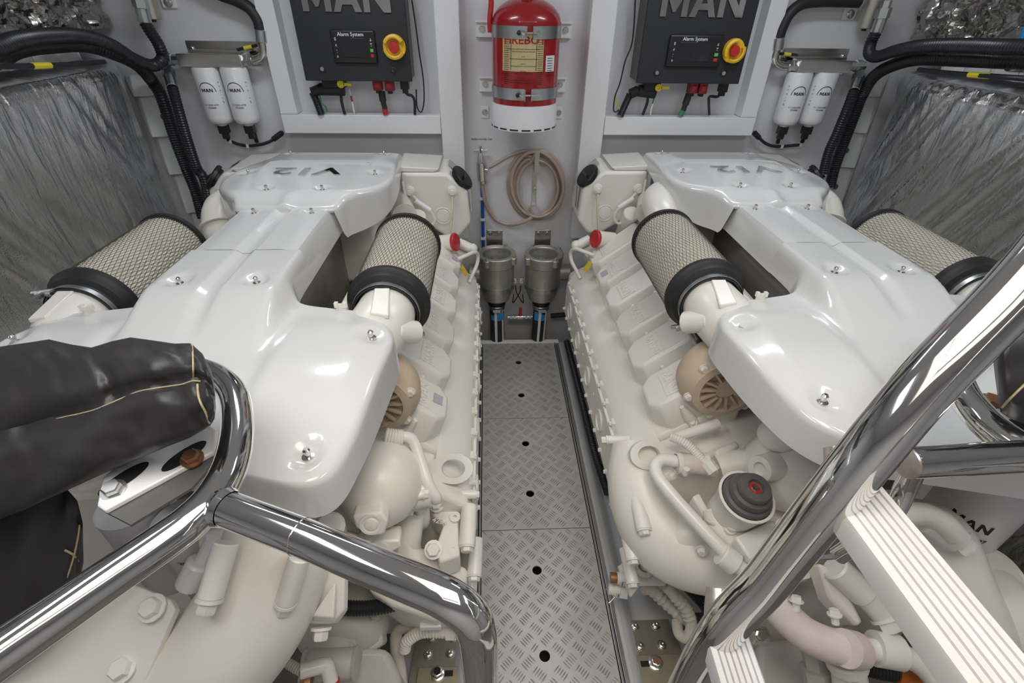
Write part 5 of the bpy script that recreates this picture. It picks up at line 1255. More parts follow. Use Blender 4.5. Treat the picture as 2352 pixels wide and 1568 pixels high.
# lower end: gearbox, hoses and fittings
part(MB().lathe(Z(790, 1440, 0.24)+V(0, 0.10, 0), (0, -1, 0.1), [(0.05, 0), (0.115, 0.02), (0.12, 0.10), (0.105, 0.15), (0.07, 0.17), (0.065, 0.21), (0.04, 0.22)], 30), 'gearbox_bell', 'gearbox_paint', E_, smooth=50)
part(MB().prism([Z(690, 1480, 0.30), Z(890, 1485, 0.26), Z(925, 1560, 0.22), Z(900, 1680, 0.16), Z(660, 1680, 0.2)], (0, 0.02, -0.16)), 'gearbox_housing', 'gearbox_paint', E_, bevel=0.02, bseg=3)
part(MB().cyl(Z(700, 1528, 0.33), Z(815, 1522, 0.31), 0.034, n=22, bev=0.006), 'starter_body', 'gearbox_paint', E_)
part(MB().lathe(Z(815, 1522, 0.31), (1, 0, 0.05), [(0.036, 0), (0.038, 0.004), (0.030, 0.006), (0.016, 0.005), (0.001, 0.006)], 20), 'starter_cap', 'gearbox_paint', E_)
part(MB().tube([Z(690, 1542, 0.40), Z(745, 1528, 0.39), Z(752, 1535, 0.385), Z(762, 1572, 0.36)], 0.016, 14), 'sensor_elbow', 'cream_smooth', E_, smooth=60)
part(MB().tube([Z(640, 1510, 0.41), Z(665, 1525, 0.40), Z(692, 1541, 0.40)], 0.011, 12, rib=0.006), 'sensor_conduit', 'gearbox_paint', E_)
part(MB().lathe(Z(760, 1562, 0.365), Z(762, 1590, 0.345)-Z(760, 1562, 0.365), [(0.0165, 0), (0.019, 0.001), (0.019, 0.008), (0.0165, 0.009)], 16, closed=True), 'sensor_ring', 'red_plastic', E_)
part(MB().cyl(Z(706, 1555, 0.34), Z(700, 1590, 0.33), 0.015, 0.018, n=8), 'copper_plug', 'copper', E_)
part(MB().prism([Z(965, 1400, 0.36), Z(1050, 1405, 0.34), Z(1075, 1445, 0.30), Z(1060, 1460, 0.29), Z(1020, 1430, 0.32), Z(965, 1425, 0.34)], (0, 0.02, -0.03)), 'hose_bracket', 'cream_smooth', E_, bevel=0.004)
part(MB().box(Z(990, 1430, 0.30), (0.055, 0.03, 0.02)), 'cable_connector', 'filter_white', E_, bevel=0.003)
part(MB().tube([Z(1055, 1452, 0.24), Z(1000, 1450, 0.24), Z(965, 1452, 0.23), Z(935, 1472, 0.20), Z(930, 1490, 0.17)], 0.0165, 14, rib=0.008), 'braided_hose', 'cream', E_)
part(MB().cyl(Z(1025, 1450, 0.24), Z(1045, 1450, 0.24), 0.022, n=6), 'hose_nut', 'cream_smooth', E_)
part(MB().tube([Z(985, 1436, 0.20), Z(935, 1436, 0.19), Z(912, 1452, 0.17), Z(910, 1490, 0.13), Z(918, 1530, 0.09), Z(925, 1600, 0.04)], 0.0165, 14), 'oil_pipe', 'cream_old', E_, smooth=60)
part(MB().tube([Z(905, 1390, 0.22), Z(925, 1405, 0.20), Z(935, 1430, 0.17)], 0.013, 12), 'oil_pipe', 'cream_old', E_, smooth=60)
o = MB().tube([Z(760, 1388, 0.40), Z(800, 1396, 0.39), Z(850, 1396, 0.38), Z(900, 1388, 0.37), Z(945, 1368, 0.36)], 0.019, 14, rib=0.007).build('corrugated_hose', 'hose_black', E_)
o = MB().tube([Z(944, 1500, -0.12), Z(950, 1460, -0.12), Z(958, 1420, -0.12), Z(975, 1380, -0.12)], 0.022, 12, rib=0.008).build('corrugated_hose', 'hose_black', E_)
part(MB().bb(Z(850, 1470, 0.0).x, Z(930, 1470, 0.0).x, 0.42, 0.62, -0.10, -0.01), 'oil_pan', 'gearbox_paint', E_, bevel=0.01)

# ---------------------------------------------------------------- engine mounts on the stringers
def mount(quad, bolts, plate2, nut, slot, label):
    P = [Z(*q, -0.040) for q in quad]; c = sum(P, V(0, 0, 0))/len(P)
    t = thing('engine_mount', V(c.x, c.y, -0.07), label, 'engine mount', 'steel engine mounts')
    MB().prism(P, (0, 0, -0.012)).build('base_plate', 'mount_plate', t, bevel=0.002)
    for b in bolts:
        p = Z(*b, -0.040); MB().lathe(p, (0, 0, 1), [(0.0145, 0), (0.0145, 0.002), (0.010, 0.0025), (0.010, 0.008), (0.007, 0.0095), (0.004, 0.0095), (0.004, 0.006), (0.001, 0.006)], 20).build('socket_bolt', 'bolt_steel', t)
    MB().prism([Z(*q, -0.026) for q in plate2], (0, 0, -0.013)).build('slide_plate', 'mount_gold', t, bevel=0.002)
    p = Z(*nut, -0.026)
    MB().lathe(p, (0, 0, 1), [(0.022, 0), (0.022, 0.003), (0.019, 0.005)], 24).build('washer', 'bolt_steel', t)
    MB().lathe(p, (0, 0, 1), [(0.0165, 0.004), (0.0165, 0.020), (0.015, 0.021), (0.011, 0.021), (0.011, 0.017), (0.001, 0.017)], 6).build('nut', 'bolt_steel', t)
    MB().cyl(p+V(0, 0, 0.01), p+V(0, 0, 0.024), 0.0098, n=14).build('stud', 'hole_dark' if slot > 0 else 'copper', t)
    MB().bb(p.x+slot*0.018, p.x+slot*0.046, p.y-0.008, p.y+0.008, p.z-0.0005, p.z+0.0004).build('slot', 'hole_dark', t)
    return t
mount([(955, 1462), (1078, 1460), (1078, 1640), (925, 1640)], [(983, 1502), (1034, 1500), (990, 1466), (1042, 1464)], [(960, 1532), (1077, 1528), (1077, 1640), (948, 1640)], (1005, 1547), 1, 'olive steel engine mount plate beside the aisle under the left engine')
mount([(1418, 1425), (1535, 1421), (1572, 1510), (1600, 1620), (1450, 1640)], [(1458, 1438), (1506, 1436), (1470, 1484), (1520, 1481)], [(1440, 1505), (1560, 1500), (1600, 1640), (1452, 1640)], (1506, 1523), -1, 'olive steel engine mount plate beside the aisle under the right engine')

# ---------------------------------------------------------------- right engine
E_ = ER
part(MB().tube([Z(1468, 1030, 0.54), Z(1468, 1100, 0.50), Z(1490, 1180, 0.45), Z(1535, 1240, 0.42), Z(1600, 1272, 0.41), Z(1680, 1285, 0.41), Z(1760, 1290, 0.40)], lambda f: 0.080+0.020*math.sin(f*PI), 32, seg=8), 'volute_elbow', 'cream', E_, smooth=60)
for (a, b, za, zb_, r) in (((1432, 1045), (1440, 1108), 0.54, 0.505, 0.022), ((1412, 1150), (1424, 1178), 0.40, 0.385, 0.020), ((1395, 1010), (1447, 1008), 0.55, 0.555, 0.013)):
    p, q = Z(*a, za), Z(*b, zb_)
    if r < 0.015: p, q = q, p
    d = (q-p).normalized(); part(MB().cyl(p, q, r, n=18, bev=0.002), 'bolt_column', 'cream_smooth', E_); MB().bolt(q, d, r*0.8, 0.018).build('column_bolt', 'cream_smooth', E_)
part(MB().lathe(Z(1595, 1255, 0.47), (-0.1, -0.8, 0.25), [(0.075, -0.03), (0.070, 0.01), (0.055, 0.022), (0.04, 0.026), (0.001, 0.028)], 30), 'cover_disc', 'cream', E_, smooth=60)
MB().bolt(Z(1612, 1262, 0.51), (-0.3, -0.8, 0.1), 0.011, 0.014).build('disc_bolt', 'cream_smooth', E_)
MB().bolt(Z(1640, 1325, 0.40), (0.0, -0.75, -0.5), 0.022, 0.026).build('drain_bolt', 'cream_smooth', E_)
part(MB().prism([Z(1455, 1230, 0.36), Z(1462, 1225, 0.38), Z(1478, 1260, 0.36), Z(1470, 1268, 0.34)], (0.02, 0.02, 0)), 'casting_lug', 'cream_smooth', E_, bevel=0.004)
# breather cup with grey bellows
bc = Z(1690, 1165, 0.62); bax = V(0.02, -0.25, 1).normalized()
part(MB().lathe(bc, bax, [(0.052, -0.02), (0.054, 0), (0.060, 0.055), (0.064, 0.060), (0.064, 0.066), (0.058, 0.067), (0.056, 0.05)], 36), 'breather_cup', 'cream_smooth', E_, smooth=40)
part(MB().lathe(bc, bax, [(0.056, 0.045), (0.056, 0.068), (0.053, 0.076), (0.046, 0.078), (0.047, 0.090), (0.044, 0.097), (0.036, 0.099), (0.037, 0.110), (0.034, 0.116), (0.018, 0.118), (0.016, 0.110), (0.001, 0.108)], 36), 'bellows', 'grey_rubber', E_, smooth=50, label='ribbed grey rubber bellows')
MB().bolt(bc+bax*0.108, bax, 0.007, 0.010).build('bellows_nut', 'bolt_steel', E_)
MB().ring(bc+bax*0.108, bax, 0.0135, 0.009, 0.003, 18).build('bellows_ring', 'red_plastic', E_)
part(MB().prism([Z(1618, 1190, 0.585), Z(1752, 1165, 0.585), Z(1765, 1195, 0.585), Z(1700, 1228, 0.585), Z(1682, 1222, 0.585), Z(1640, 1205, 0.585)], (0, 0, -0.02)), 'breather_base', 'cream_old', E_, bevel=0.004)
for (x, y) in ((1678, 1203), (1751, 1166)):
    p = Z(x, y, 0.60); MB().lathe(p-V(0, 0, 0.03), bax, [(0.016, 0), (0.015, 0.022), (0.011, 0.023), (0.011, 0.034), (0.005, 0.034), (0.005, 0.028), (0.001, 0.028)], 18).build('base_bolt', 'cream_smooth', E_)
part(MB().prism([Z(1620, 1160, 0.57), Z(1700, 1060, 0.60), Z(1800, 1150, 0.58), Z(1850, 1240, 0.55), Z(1690, 1290, 0.54)], (0, 0.03, -0.14)), 'thermostat_case', 'cream', E_, bevel=0.016, bseg=3)
part(MB().prism([Z(1688, 1232, 0.60), Z(1778, 1192, 0.60), Z(1800, 1245, 0.585), Z(1725, 1285, 0.585)], (0, 0.01, -0.05)), 'case_lid', 'cream_smooth', E_, bevel=0.006)
part(MB().prism([Z(1590, 1140, 0.60), Z(1606, 1130, 0.60), Z(1632, 1175, 0.58), Z(1618, 1185, 0.57)], (0, 0.01, -0.06)), 'casting_rib', 'cream_smooth', E_, bevel=0.005)
part(MB().tube([Z(1640, 1170, 0.58), Z(1655, 1215, 0.56), Z(1685, 1240, 0.55), Z(1705, 1262, 0.53)], 0.030, 18), 'water_passage', 'cream', E_, smooth=60)
# bent cream pipe with the cracked hose piece
part(MB().tube([Z(1575, 1063, 0.64), Z(1545, 1058, 0.64), Z(1522, 1056, 0.64), Z(1507, 1068, 0.635), Z(1508, 1088, 0.63), Z(1530, 1120, 0.62), Z(1580, 1178, 0.60), Z(1640, 1242, 0.58), Z(1678, 1280, 0.565)], 0.0165, 16), 'bent_pipe', 'cream_smooth', E_, smooth=60)
part(MB().cyl(Z(1655, 1270, 0.57), Z(1690, 1298, 0.555), 0.028, n=20, bev=0.003), 'pipe_coupling', 'cream_smooth', E_); part(MB().cyl(Z(1688, 1297, 0.556), Z(1720, 1318, 0.545), 0.018, n=16), 'pipe_stub', 'cream_smooth', E_)
MB().bolt(Z(1704, 1258, 0.56), (-0.2, -0.5, 0.8), 0.017, 0.016).build('case_bolt', 'cream_smooth', E_)
part(MB().tube([Z(1555, 1063, 0.64), Z(1590, 1066, 0.64), Z(1622, 1070, 0.635)], 0.025, 18), 'rubber_joint', 'rust_hose', E_, smooth=60, label='cracked pinkish rubber joint')
for x in (1557, 1618):
    p = Z(x, 1064, 0.64); MB().lathe(p-V(0.005, 0, 0), (1, -0.05, 0), [(0.0255, 0), (0.0275, 0), (0.0275, 0.012), (0.0255, 0.012)], 20, closed=True).cyl(p+V(0.01, -0.030, -0.006), p+V(0.01, -0.030, 0.014), 0.008, n=10).build('joint_clamp', 'cream_smooth', E_)
part(MB().tube([Z(1540, 1003, 0.68), Z(1565, 1012, 0.68), Z(1590, 1030, 0.67), Z(1608, 1050, 0.66), Z(1628, 1070, 0.65)], 0.0125, 12, rib=0.006), 'braided_hose', 'cream_smooth', E_)
part(MB().cyl(Z(1622, 1062, 0.655), Z(1640, 1084, 0.645), 0.018, n=8), 'hose_nut', 'cream_smooth', E_)
part(MB().cyl(Z(1548, 1006, 0.67), Z(1650, 972, 0.70), 0.014, n=14), 'cross_pipe', 'cream_smooth', E_)
part(MB().tube([Z(1648, 1075, 0.62), Z(1680, 1068, 0.63), Z(1712, 1062, 0.64), Z(1730, 1070, 0.64)], 0.036, 20), 'hose_connection', 'cream', E_, smooth=60)
part(MB().prism([Z(1640, 1035, 0.66), Z(1690, 1010, 0.67), Z(1700, 1025, 0.66), Z(1655, 1052, 0.65)], (0, 0.02, -0.08)), 'turbo_foot', 'cream', E_, bevel=0.006)
part(MB().cyl(Z(1560, 1105, 0.50), Z(1578, 1112, 0.50), 0.030, n=8), 'large_nut', 'cream_smooth', E_)
# pump volute under the cover
pc = Z(1815, 1085, 0.66); ax = V(-0.15, -0.8, 0.3).normalized()
part(MB().lathe(pc-ax*0.09, ax, [(0.075, 0), (0.100, 0.03), (0.106, 0.07), (0.098, 0.115), (0.078, 0.150), (0.045, 0.172), (0.001, 0.180)], 36), 'pump_housing', 'cream', E_, smooth=60)
part(MB().lathe(Z(1752, 1075, 0.72), V(-0.9, -0.35, 0.25), [(0.034, -0.04), (0.032, 0), (0.030, 0.012), (0.016, 0.012), (0.015, 0.005), (0.001, 0.005)], 24), 'pump_port', 'cream_smooth', E_)
part(MB().sphere(Z(1785, 1000, 0.76), 0.045, 18, 12, (1, 1, 0.8)), 'pump_bulge', 'cream', E_, smooth=60)
for (x, y) in ((1830, 1125), (1795, 1205)): MB().bolt(Z(x, y, 0.66), (0.1, -0.8, 0.4), 0.013, 0.014).build('pump_bolt', 'cream_smooth', E_)
# lower right: thick coolant hose with clamps and pipes
hs = [Z(1730, 1345, 0.52), Z(1770, 1375, 0.51), Z(1800, 1410, 0.50), Z(1850, 1455, 0.49), Z(1910, 1482, 0.485), Z(1965, 1492, 0.48)]
part(MB().tube(hs, lambda f: 0.022 if f < 0.12 else 0.036, 22, seg=8), 'coolant_hose', 'rust_hose', E_, smooth=60, label='thick cracked pinkish coolant hose')
part(MB().tube([Z(1950, 1490, 0.48), Z(2005, 1492, 0.475), Z(2060, 1500, 0.47), Z(2120, 1530, 0.45), Z(2180, 1600, 0.42)], 0.023, 18), 'coolant_pipe', 'cream_smooth', E_, smooth=60)
part(MB().tube([Z(2008, 1488, 0.475), Z(2065, 1498, 0.47)], 0.036, 20, smooth=False), 'pipe_clamp', 'cream_smooth', E_)
for (x, y, x2, y2) in ((1829, 1402, 1829, 1381), (1919, 1432, 1917, 1412)):
    a, b = Z(x, y, 0.53), Z(x2, y2, 0.545); MB().cyl(a, b, 0.008, n=10).bolt(b, b-a, 0.011, 0.012).build('clamp_screw', 'cream_smooth', E_)
for p_, q_ in (((1775, 1378), (1800, 1405)), ((1940, 1488), (1968, 1493))):
    a, b = Z(*p_, 0.505), Z(*q_, 0.483); part(MB().cyl(a, b, 0.0375, n=24), 'hose_clamp', 'rust_hose', E_)
part(MB().cyl(Z(1915, 1300, 0.60), Z(1985, 1365, 0.55), 0.030, n=20, bev=0.004), 'bolt_column', 'cream_smooth', E_); part(MB().cyl(Z(1975, 1352, 0.56), Z(2040, 1425, 0.50), 0.026, n=20, bev=0.003), 'bolt_column', 'cream_smooth', E_)
MB().bolt(Z(2030, 1418, 0.51), V(0.25, -0.85, -0.4), 0.022, 0.03).build('column_bolt', 'cream_smooth', E_)
part(MB().prism([Z(1880, 1290, 0.60), Z(1925, 1310, 0.58), Z(1985, 1430, 0.50), Z(1965, 1440, 0.49), Z(1905, 1370, 0.54)], (0, 0.02, -0.05)), 'support_arm', 'cream', E_, bevel=0.008)
part(MB().prism([Z(1740, 1290, 0.50), Z(1860, 1290, 0.52), Z(1900, 1330, 0.50), Z(1840, 1325, 0.46), Z(1770, 1330, 0.45)], (0, 0.03, -0.06)), 'lower_flange', 'cream', E_, bevel=0.008)
MB().bolt(Z(1835, 1305, 0.53), (0.1, -0.6, 0.5), 0.022, 0.02).build('flange_bolt', 'cream_smooth', E_)
big = [Z(2050, 1195, 0.72), Z(2150, 1225, 0.70), Z(2190, 1330, 0.62), Z(2230, 1450, 0.52), Z(2260, 1600, 0.38)]
part(MB().tube(big, lambda f: 0.052+0.03*f, 30, seg=8), 'coolant_elbow', 'cream', E_, smooth=60)
part(MB().cyl(Z(2120, 1185, 0.80), Z(2195, 1238, 0.76), 0.030, n=20, bev=0.008), 'bolt_column', 'cream_smooth', E_); MB().bolt(Z(2197, 1240, 0.76), V(0.5, -0.8, -0.3), 0.020, 0.026).build('elbow_bolt', 'cream_smooth', E_)
p = Z(2290, 1230, 0.66); f_ = MB().lathe(V(p.x, p.y+0.07, 0.50), (0, 0, 1), [(0.04, 0), (0.070, 0.006), (0.078, 0.03), (0.078, 0.34), (0.07, 0.345)], 36).build('spin_on_filter', 'filter_white', E_, smooth=40, label='white spin-on fuel filter with black print')
dn = V(-0.75, -0.66, 0).normalized(); dr = V(-dn.y, dn.x, 0)
for txt, sz, dz in (('MAN', 0.036, 0.02), ('51.12503-0097', 0.015, -0.018), ('FF5848', 0.015, -0.036)):
    text_mb(txt, sz, V(p.x, p.y+0.07, 0.66+dz)+dn*0.0786, dr, UPZ, 0.0004, bend=0.0786, bold=0.012).build('lettering', 'print_black', f_, smooth=0)
part(MB().lathe(Z(2290, 1330, 0.58), (0.1, -0.4, 1), [(0.07, -0.05), (0.072, 0), (0.068, 0.006), (0.064, 0.002), (0.001, 0.004)], 32), 'oil_strainer', 'cream', E_, smooth=40)
part(MB().lathe(Z(2300, 1440, 0.52), (-0.2, -0.8, 0.3), [(0.10, -0.08), (0.09, 0), (0.06, 0.04), (0.001, 0.06)], 28), 'housing_bulge', 'cream', E_, smooth=60)
# gearbox and fittings in the depth
part(MB().prism([Z(1740, 1470, 0.24), Z(1860, 1460, 0.24), Z(1900, 1560, 0.2), Z(1880, 1700, 0.12), Z(1740, 1700, 0.12)], (0, 0.02, -0.15)), 'gearbox_housing', 'gearbox_paint', E_, bevel=0.02, bseg=3)
part(MB().lathe(Z(1900, 1430, 0.18)+V(0, 0.10, 0), (0, -1, 0.1), [(0.06, 0), (0.19, 0.02), (0.20, 0.10), (0.16, 0.16), (0.09, 0.19), (0.05, 0.2)], 30), 'gearbox_bell', 'gearbox_paint', E_, smooth=50)
part(MB().cyl(Z(1868, 1490, 0.36), Z(1885, 1585, 0.28), 0.028, n=6), 'large_union', 'gearbox_paint', E_); part(MB().cyl(Z(1875, 1530, 0.33), Z(1895, 1620, 0.25), 0.036, n=6), 'large_union', 'gearbox_paint', E_)
part(MB().cyl(Z(1945, 1520, 0.42), Z(1965, 1640, 0.30), 0.034, 0.040, n=22), 'riser_pipe', 'cream', E_)
part(MB().cyl(Z(1940, 1505, 0.44), Z(1946, 1528, 0.415), 0.042, n=22, bev=0.004), 'riser_collar', 'cream', E_)
o = MB().tube([Z(1960, 1520, 0.34), Z(2010, 1535, 0.33), Z(2080, 1550, 0.32), Z(2160, 1590, 0.30)], 0.022, 14, rib=0.008).build('corrugated_hose', 'hose_black', E_)
MB().tube([Z(2055, 1546, 0.322), Z(2130, 1574, 0.308)], 0.0245, 16, smooth=False).build('orange_tag', 'orange', o)
part(MB().box(Z(1745, 1460, 0.36), (0.04, 0.03, 0.03)), 'hose_clip', 'bolt_steel', E_, bevel=0.004); MB().bolt(Z(1746, 1458, 0.385), (0, -0.5, 1), 0.010, 0.008).build('clip_bolt', 'bolt_steel', E_)
# oil drain fittings with copper cap, braided hoses
ft = part(MB().prism([Z(1420, 1300, 0.20), Z(1450, 1282, 0.21), Z(1478, 1278, 0.22), Z(1490, 1310, 0.20), Z(1535, 1330, 0.20), Z(1530, 1345, 0.20), Z(1470, 1345, 0.19), Z(1450, 1372, 0.18)], (0, 0.01, -0.02)), 'drain_fitting', 'cream_smooth', E_, bevel=0.004, label='oil drain fittings with copper cap')
for (a, b, cap_) in (((1402, 1326), (1455, 1330), True), ((1398, 1352), (1440, 1358), False)):
    A, B = Z(*a, 0.19 if cap_ else 0.14), Z(*b, 0.19 if cap_ else 0.14); d = B-A
    MB().cyl(A, A+d*0.3, 0.016, n=14).build('cap', 'copper' if cap_ else 'cream_smooth', ft); MB().cyl(A+d*0.28, A+d*0.62, 0.018, n=16).build('collar', 'cream_smooth', ft); MB().cyl(A+d*0.6, B, 0.024, n=6).build('hex_body', 'cream_smooth', ft)
    lc = A+d*0.45+V(0, -0.0185, 0.004)
    MB().box(lc, (0.014, 0.002, 0.026)).build('tag_plate', 'label_white', ft); text_mb('ENGINE OIL' if cap_ else 'GEAR OIL', 0.0042, lc+V(0, -0.0012, 0), V(0, 0, 1), V(-1, 0, 0), 0.0003).build('lettering', 'print_black', ft, smooth=0)
MB().tube([Z(1402, 1330, 0.18), Z(1393, 1352, 0.16), Z(1390, 1372, 0.13), Z(1398, 1384, 0.12), Z(1412, 1370, 0.13)], 0.0014, 6).build('chain', 'bolt_steel', ft)
MB().ring(Z(1478, 1300, 0.21), (0, -0.3, 1), 0.034, 0.020, 0.012, 22).build('clamp_ring', 'cream_smooth', ft)
part(MB().cyl(Z(1490, 1268, 0.30), Z(1482, 1305, 0.20), 0.018, n=14), 'dip_pipe', 'cream', E_)
for pts, r, lab in ((((1478, 1352, 0.14), (1500, 1356, 0.13), (1530, 1385, 0.10), (1565, 1415, 0.08), (1590, 1440, 0.06), (1600, 1480, 0.03)), 0.0165, 'cream ribbed oil hose, lower of the two below the copper cap'),
                    (((1530, 1345, 0.19), (1550, 1368, 0.17), (1575, 1395, 0.15), (1588, 1430, 0.12), (1580, 1462, 0.08), (1560, 1455, 0.06), (1555, 1425, 0.06)), 0.0165, 'cream ribbed oil hose looping round beside the black corrugated hose')):
    o = MB().tube([Z(*p) for p in pts], r, 14).build('oil_hose', 'cream_old', E_, smooth=60)
    for k in (1, 2):
        p = Z(*pts[k]); q = Z(*pts[k+1]); d = (q-p)
        for f in (0.0, 0.3, 0.6): MB().lathe(p+d*f, d, [(r, 0), (r+0.004, 0.004), (r, 0.012)], 14).build('crimp_ridge', 'cream_old', o)
o = MB().tube([Z(1545, 1315, 0.14), Z(1570, 1335, 0.13), Z(1595, 1360, 0.11), Z(1625, 1395, 0.08), Z(1650, 1440, 0.05)], 0.022, 14, rib=0.008).build('corrugated_hose', 'hose_black', E_)
o = MB().tube([Z(1552, 1420, -0.10), Z(1562, 1460, -0.10), Z(1580, 1520, -0.10), Z(1600, 1590, -0.10)], 0.020, 12, rib=0.008).build('corrugated_hose', 'hose_black', E_)
part(MB().prism([Z(1620, 1450, 0.08), Z(1760, 1400, 0.12), Z(1800, 1700, 0.02), Z(1620, 1700, 0.0)], (0, 0.02, -0.12)), 'oil_pan', 'gearbox_paint', E_, bevel=0.02)

part(MB().tube([Z(2060, 1185, 0.82), Z(2120, 1180, 0.82), Z(2165, 1200, 0.81), Z(2190, 1225, 0.79)], 0.022, 14), 'elbow_flange', 'cream', E_, smooth=60)
# injector wiring between the valve covers and the front cover
for k, (a, b) in enumerate((((1583, 758), (1640, 862)), ((1592, 752), (1652, 858)), ((1602, 750), (1660, 850)))):
    part(MB().tube([Z(*a, 0.84), Z((a[0]+b[0])/2+4*(k-1), (a[1]+b[1])/2, 0.835), Z(*b, 0.80)], 0.0055, 8), 'injector_cable', 'gearbox_paint' if k != 1 else 'grey_rubber', E_)
part(MB().box(Z(1612, 790, 0.84), (0.022, 0.03, 0.018)), 'cable_joint', 'grey_rubber', E_, bevel=0.003)
# black tube added as the shade in the gap between stringer and right engine
o = MB().tube([V(0.272, 2.25, 0.03), V(0.275, 2.0, 0.03), V(0.278, 1.7, 0.028), V(0.285, 1.45, 0.01), V(0.31, 1.25, -0.03)], 0.017, 10, rib=0.009).build('gap_shade_strip', 'hose_black'); tag(o, 'black strip standing in for the shaded gap at the foot of the right engine beside the plates', 'conduit')

# bolted web and drain nuts low on the left engine
E_ = EL
part(MB().prism([Z(815, 1400, 0.30), Z(870, 1395, 0.30), Z(880, 1480, 0.26), Z(850, 1500, 0.25), Z(800, 1470, 0.27)], (0, 0.03, -0.06)), 'gearbox_web', 'gearbox_paint', E_, bevel=0.008)
for (x, y, z) in ((805, 1420, 0.33), (862, 1412, 0.32), (806, 1482, 0.30)): MB().bolt(Z(x, y, z), (0, -0.5, 0.85), 0.011, 0.012).build('gearbox_bolt', 'gearbox_paint', E_)
# ================================================================== FOREGROUND: RAILS, LADDER, BLACK COVERS
RR = 0.0205
def hz(p, z=1.15): return at(p[0], p[1], Z=z)
t = thing('handrail', V(-0.17, 0.215, 0.002), 'polished steel handrail loop with cross tube in the left foreground', 'handrail', 'polished steel handrails')
loop = [(-260, 1690), (-120, 1590), (0, 1502), (130, 1412), (260, 1322), (380, 1240), (440, 1195), (492, 1140), (530, 1065), (545, 985), (538, 915), (505, 872), (450, 850), (380, 845), (300, 850)]
lq = [hz(p) for p in loop]; k = lq[0]
lq = [V(k.x-0.05, k.y-0.075, -0.29), V(k.x-0.05, k.y-0.075, 0.9), V(k.x-0.045, k.y-0.07, 1.08), V(k.x-0.025, k.y-0.035, 1.14)]+lq
MB().tube(lq, RR, 32, seg=8).build('loop_tube', 'chrome', t, smooth=80)
ct = [hz((500, 1160)), hz((600, 1198)), hz((700, 1236)), hz((850, 1298)), hz((940, 1335)), hz((1000, 1360), 1.149)]
e0 = ct[-1]; bx_ = V(-0.172, 0.205, 0)
ct += [e0+V(0.017, -0.008, -0.003), e0+V(0.031, -0.014, -0.014), e0+V(0.038, -0.018, -0.034)]
b0 = ct[-1]; ct += [b0+V(0.003, -0.002, -0.06), b0+V(0.003, -0.002, -0.3), V(b0.x+0.003, b0.y-0.002, 0.012)]
MB().tube(ct, RR*0.96, 32, seg=8).build('cross_tube', 'chrome', t, smooth=80)
MB().lathe(V(b0.x+0.003, b0.y-0.002, 0.002), (0, 0, 1), [(0.045, 0), (0.045, 0.006), (0.024, 0.010)], 24).build('floor_flange', 'chrome', t)
d = (ct[1]-ct[0]).normalized()
MB().lathe(ct[0]+d*0.012, d, [(RR*1.02, -0.008), (RR*1.12, -0.004), (RR*1.0, 0.004)], 28, closed=True).build('weld_bead', 'chrome', t)
MB().lathe(hz((690, 1232)), d, [(RR*0.96, -0.001), (RR*0.985, 0), (RR*0.96, 0.001)], 28, closed=True).build('sleeve_joint', 'bolt_steel', t)

# ---- right handrail: stub, loop and leg
t = thing('handrail', hz((2200, 1050), 1.0), 'polished steel handrail stub and loop behind the ladder on the right', 'handrail', 'polished steel handrails')
lp = [(2700, 760), (2590, 715), (2480, 700), (2380, 712), (2290, 735), (2225, 775), (2195, 835), (2212, 905), (2262, 968), (2330, 1020), (2420, 1075), (2560, 1160), (2760, 1290)]
lq = [hz(p) for p in lp]; k = lq[-1]
lq += [V(k.x+0.03, k.y-0.03, 1.14), V(k.x+0.05, k.y-0.05, 1.08), V(k.x+0.055, k.y-0.055, 0.9), V(k.x+0.055, k.y-0.055, -0.29)]
MB().tube(lq, RR, 32, seg=8).build('loop_tube', 'chrome', t, smooth=80)
s0, s1 = hz((2085, 1062)), hz((2365, 1046))
MB().cyl(s0, s1, RR, n=32).build('stub_tube', 'chrome', t, smooth=80)
dd = (s0-s1).normalized()
MB().lathe(s0, dd, [(RR, -0.002), (RR*0.98, 0.003), (RR*0.7, 0.005), (0.001, 0.0055)], 28).build('end_cap', 'weld', t)
MB().tube([hz((2100, 1075), 1.14), hz((2080, 1120), 1.10), hz((2050, 1175), 1.06), hz((1985, 1235), 1.01), hz((1925, 1275), 0.96)], 0.013, 16).build('leg', 'chrome', t, smooth=80)
MB().prism([hz((1775, 1300), 0.96), hz((1800, 1283), 0.965), hz((1958, 1262), 0.97), hz((1966, 1270), 0.97), hz((1958, 1277), 0.965), hz((1830, 1290), 0.96)], (0, 0, -0.006)).build('foot_plate', 'chrome', t, bevel=0.002)

# ---- ladder
LD = [(2560, 400, 0.40), (2352, 648, 0.425), (2130, 878, 0.445), (1962, 1080, 0.475), (1770, 1322, 0.555), (1585, 1568, 0.66)]
P = [at(x, y, D=d_) for x, y, d_ in LD]
up = (P[0]-P[1]).normalized(); dn = (P[-1]-P[-2]).normalized()
top = P[0]+up*0.35; foot = V(P[-1].x-0.01, P[-1].y-0.06, 0.012)
t = thing('ladder', V(foot.x, foot.y, 0.002), 'steep boarding ladder with polished rails and white grooved treads at the right', 'ladder')
railpts = [top]+P+[foot]
MB().tube(railpts, 0.0245, 36, seg=8).build('rail', 'chrome', t, smooth=80)
off = V(0.03, -0.42, 0.0)
MB().tube([p+off for p in railpts], 0.0245, 24, seg=6).build('rail', 'chrome', t, smooth=80)
for base in (foot, foot+off): MB().lathe(V(base.x, base.y, 0.0025), (0, 0, 1), [(0.034, 0), (0.034, 0.02), (0.026, 0.03)], 20).build('foot_cap', 'rubber_black', t)
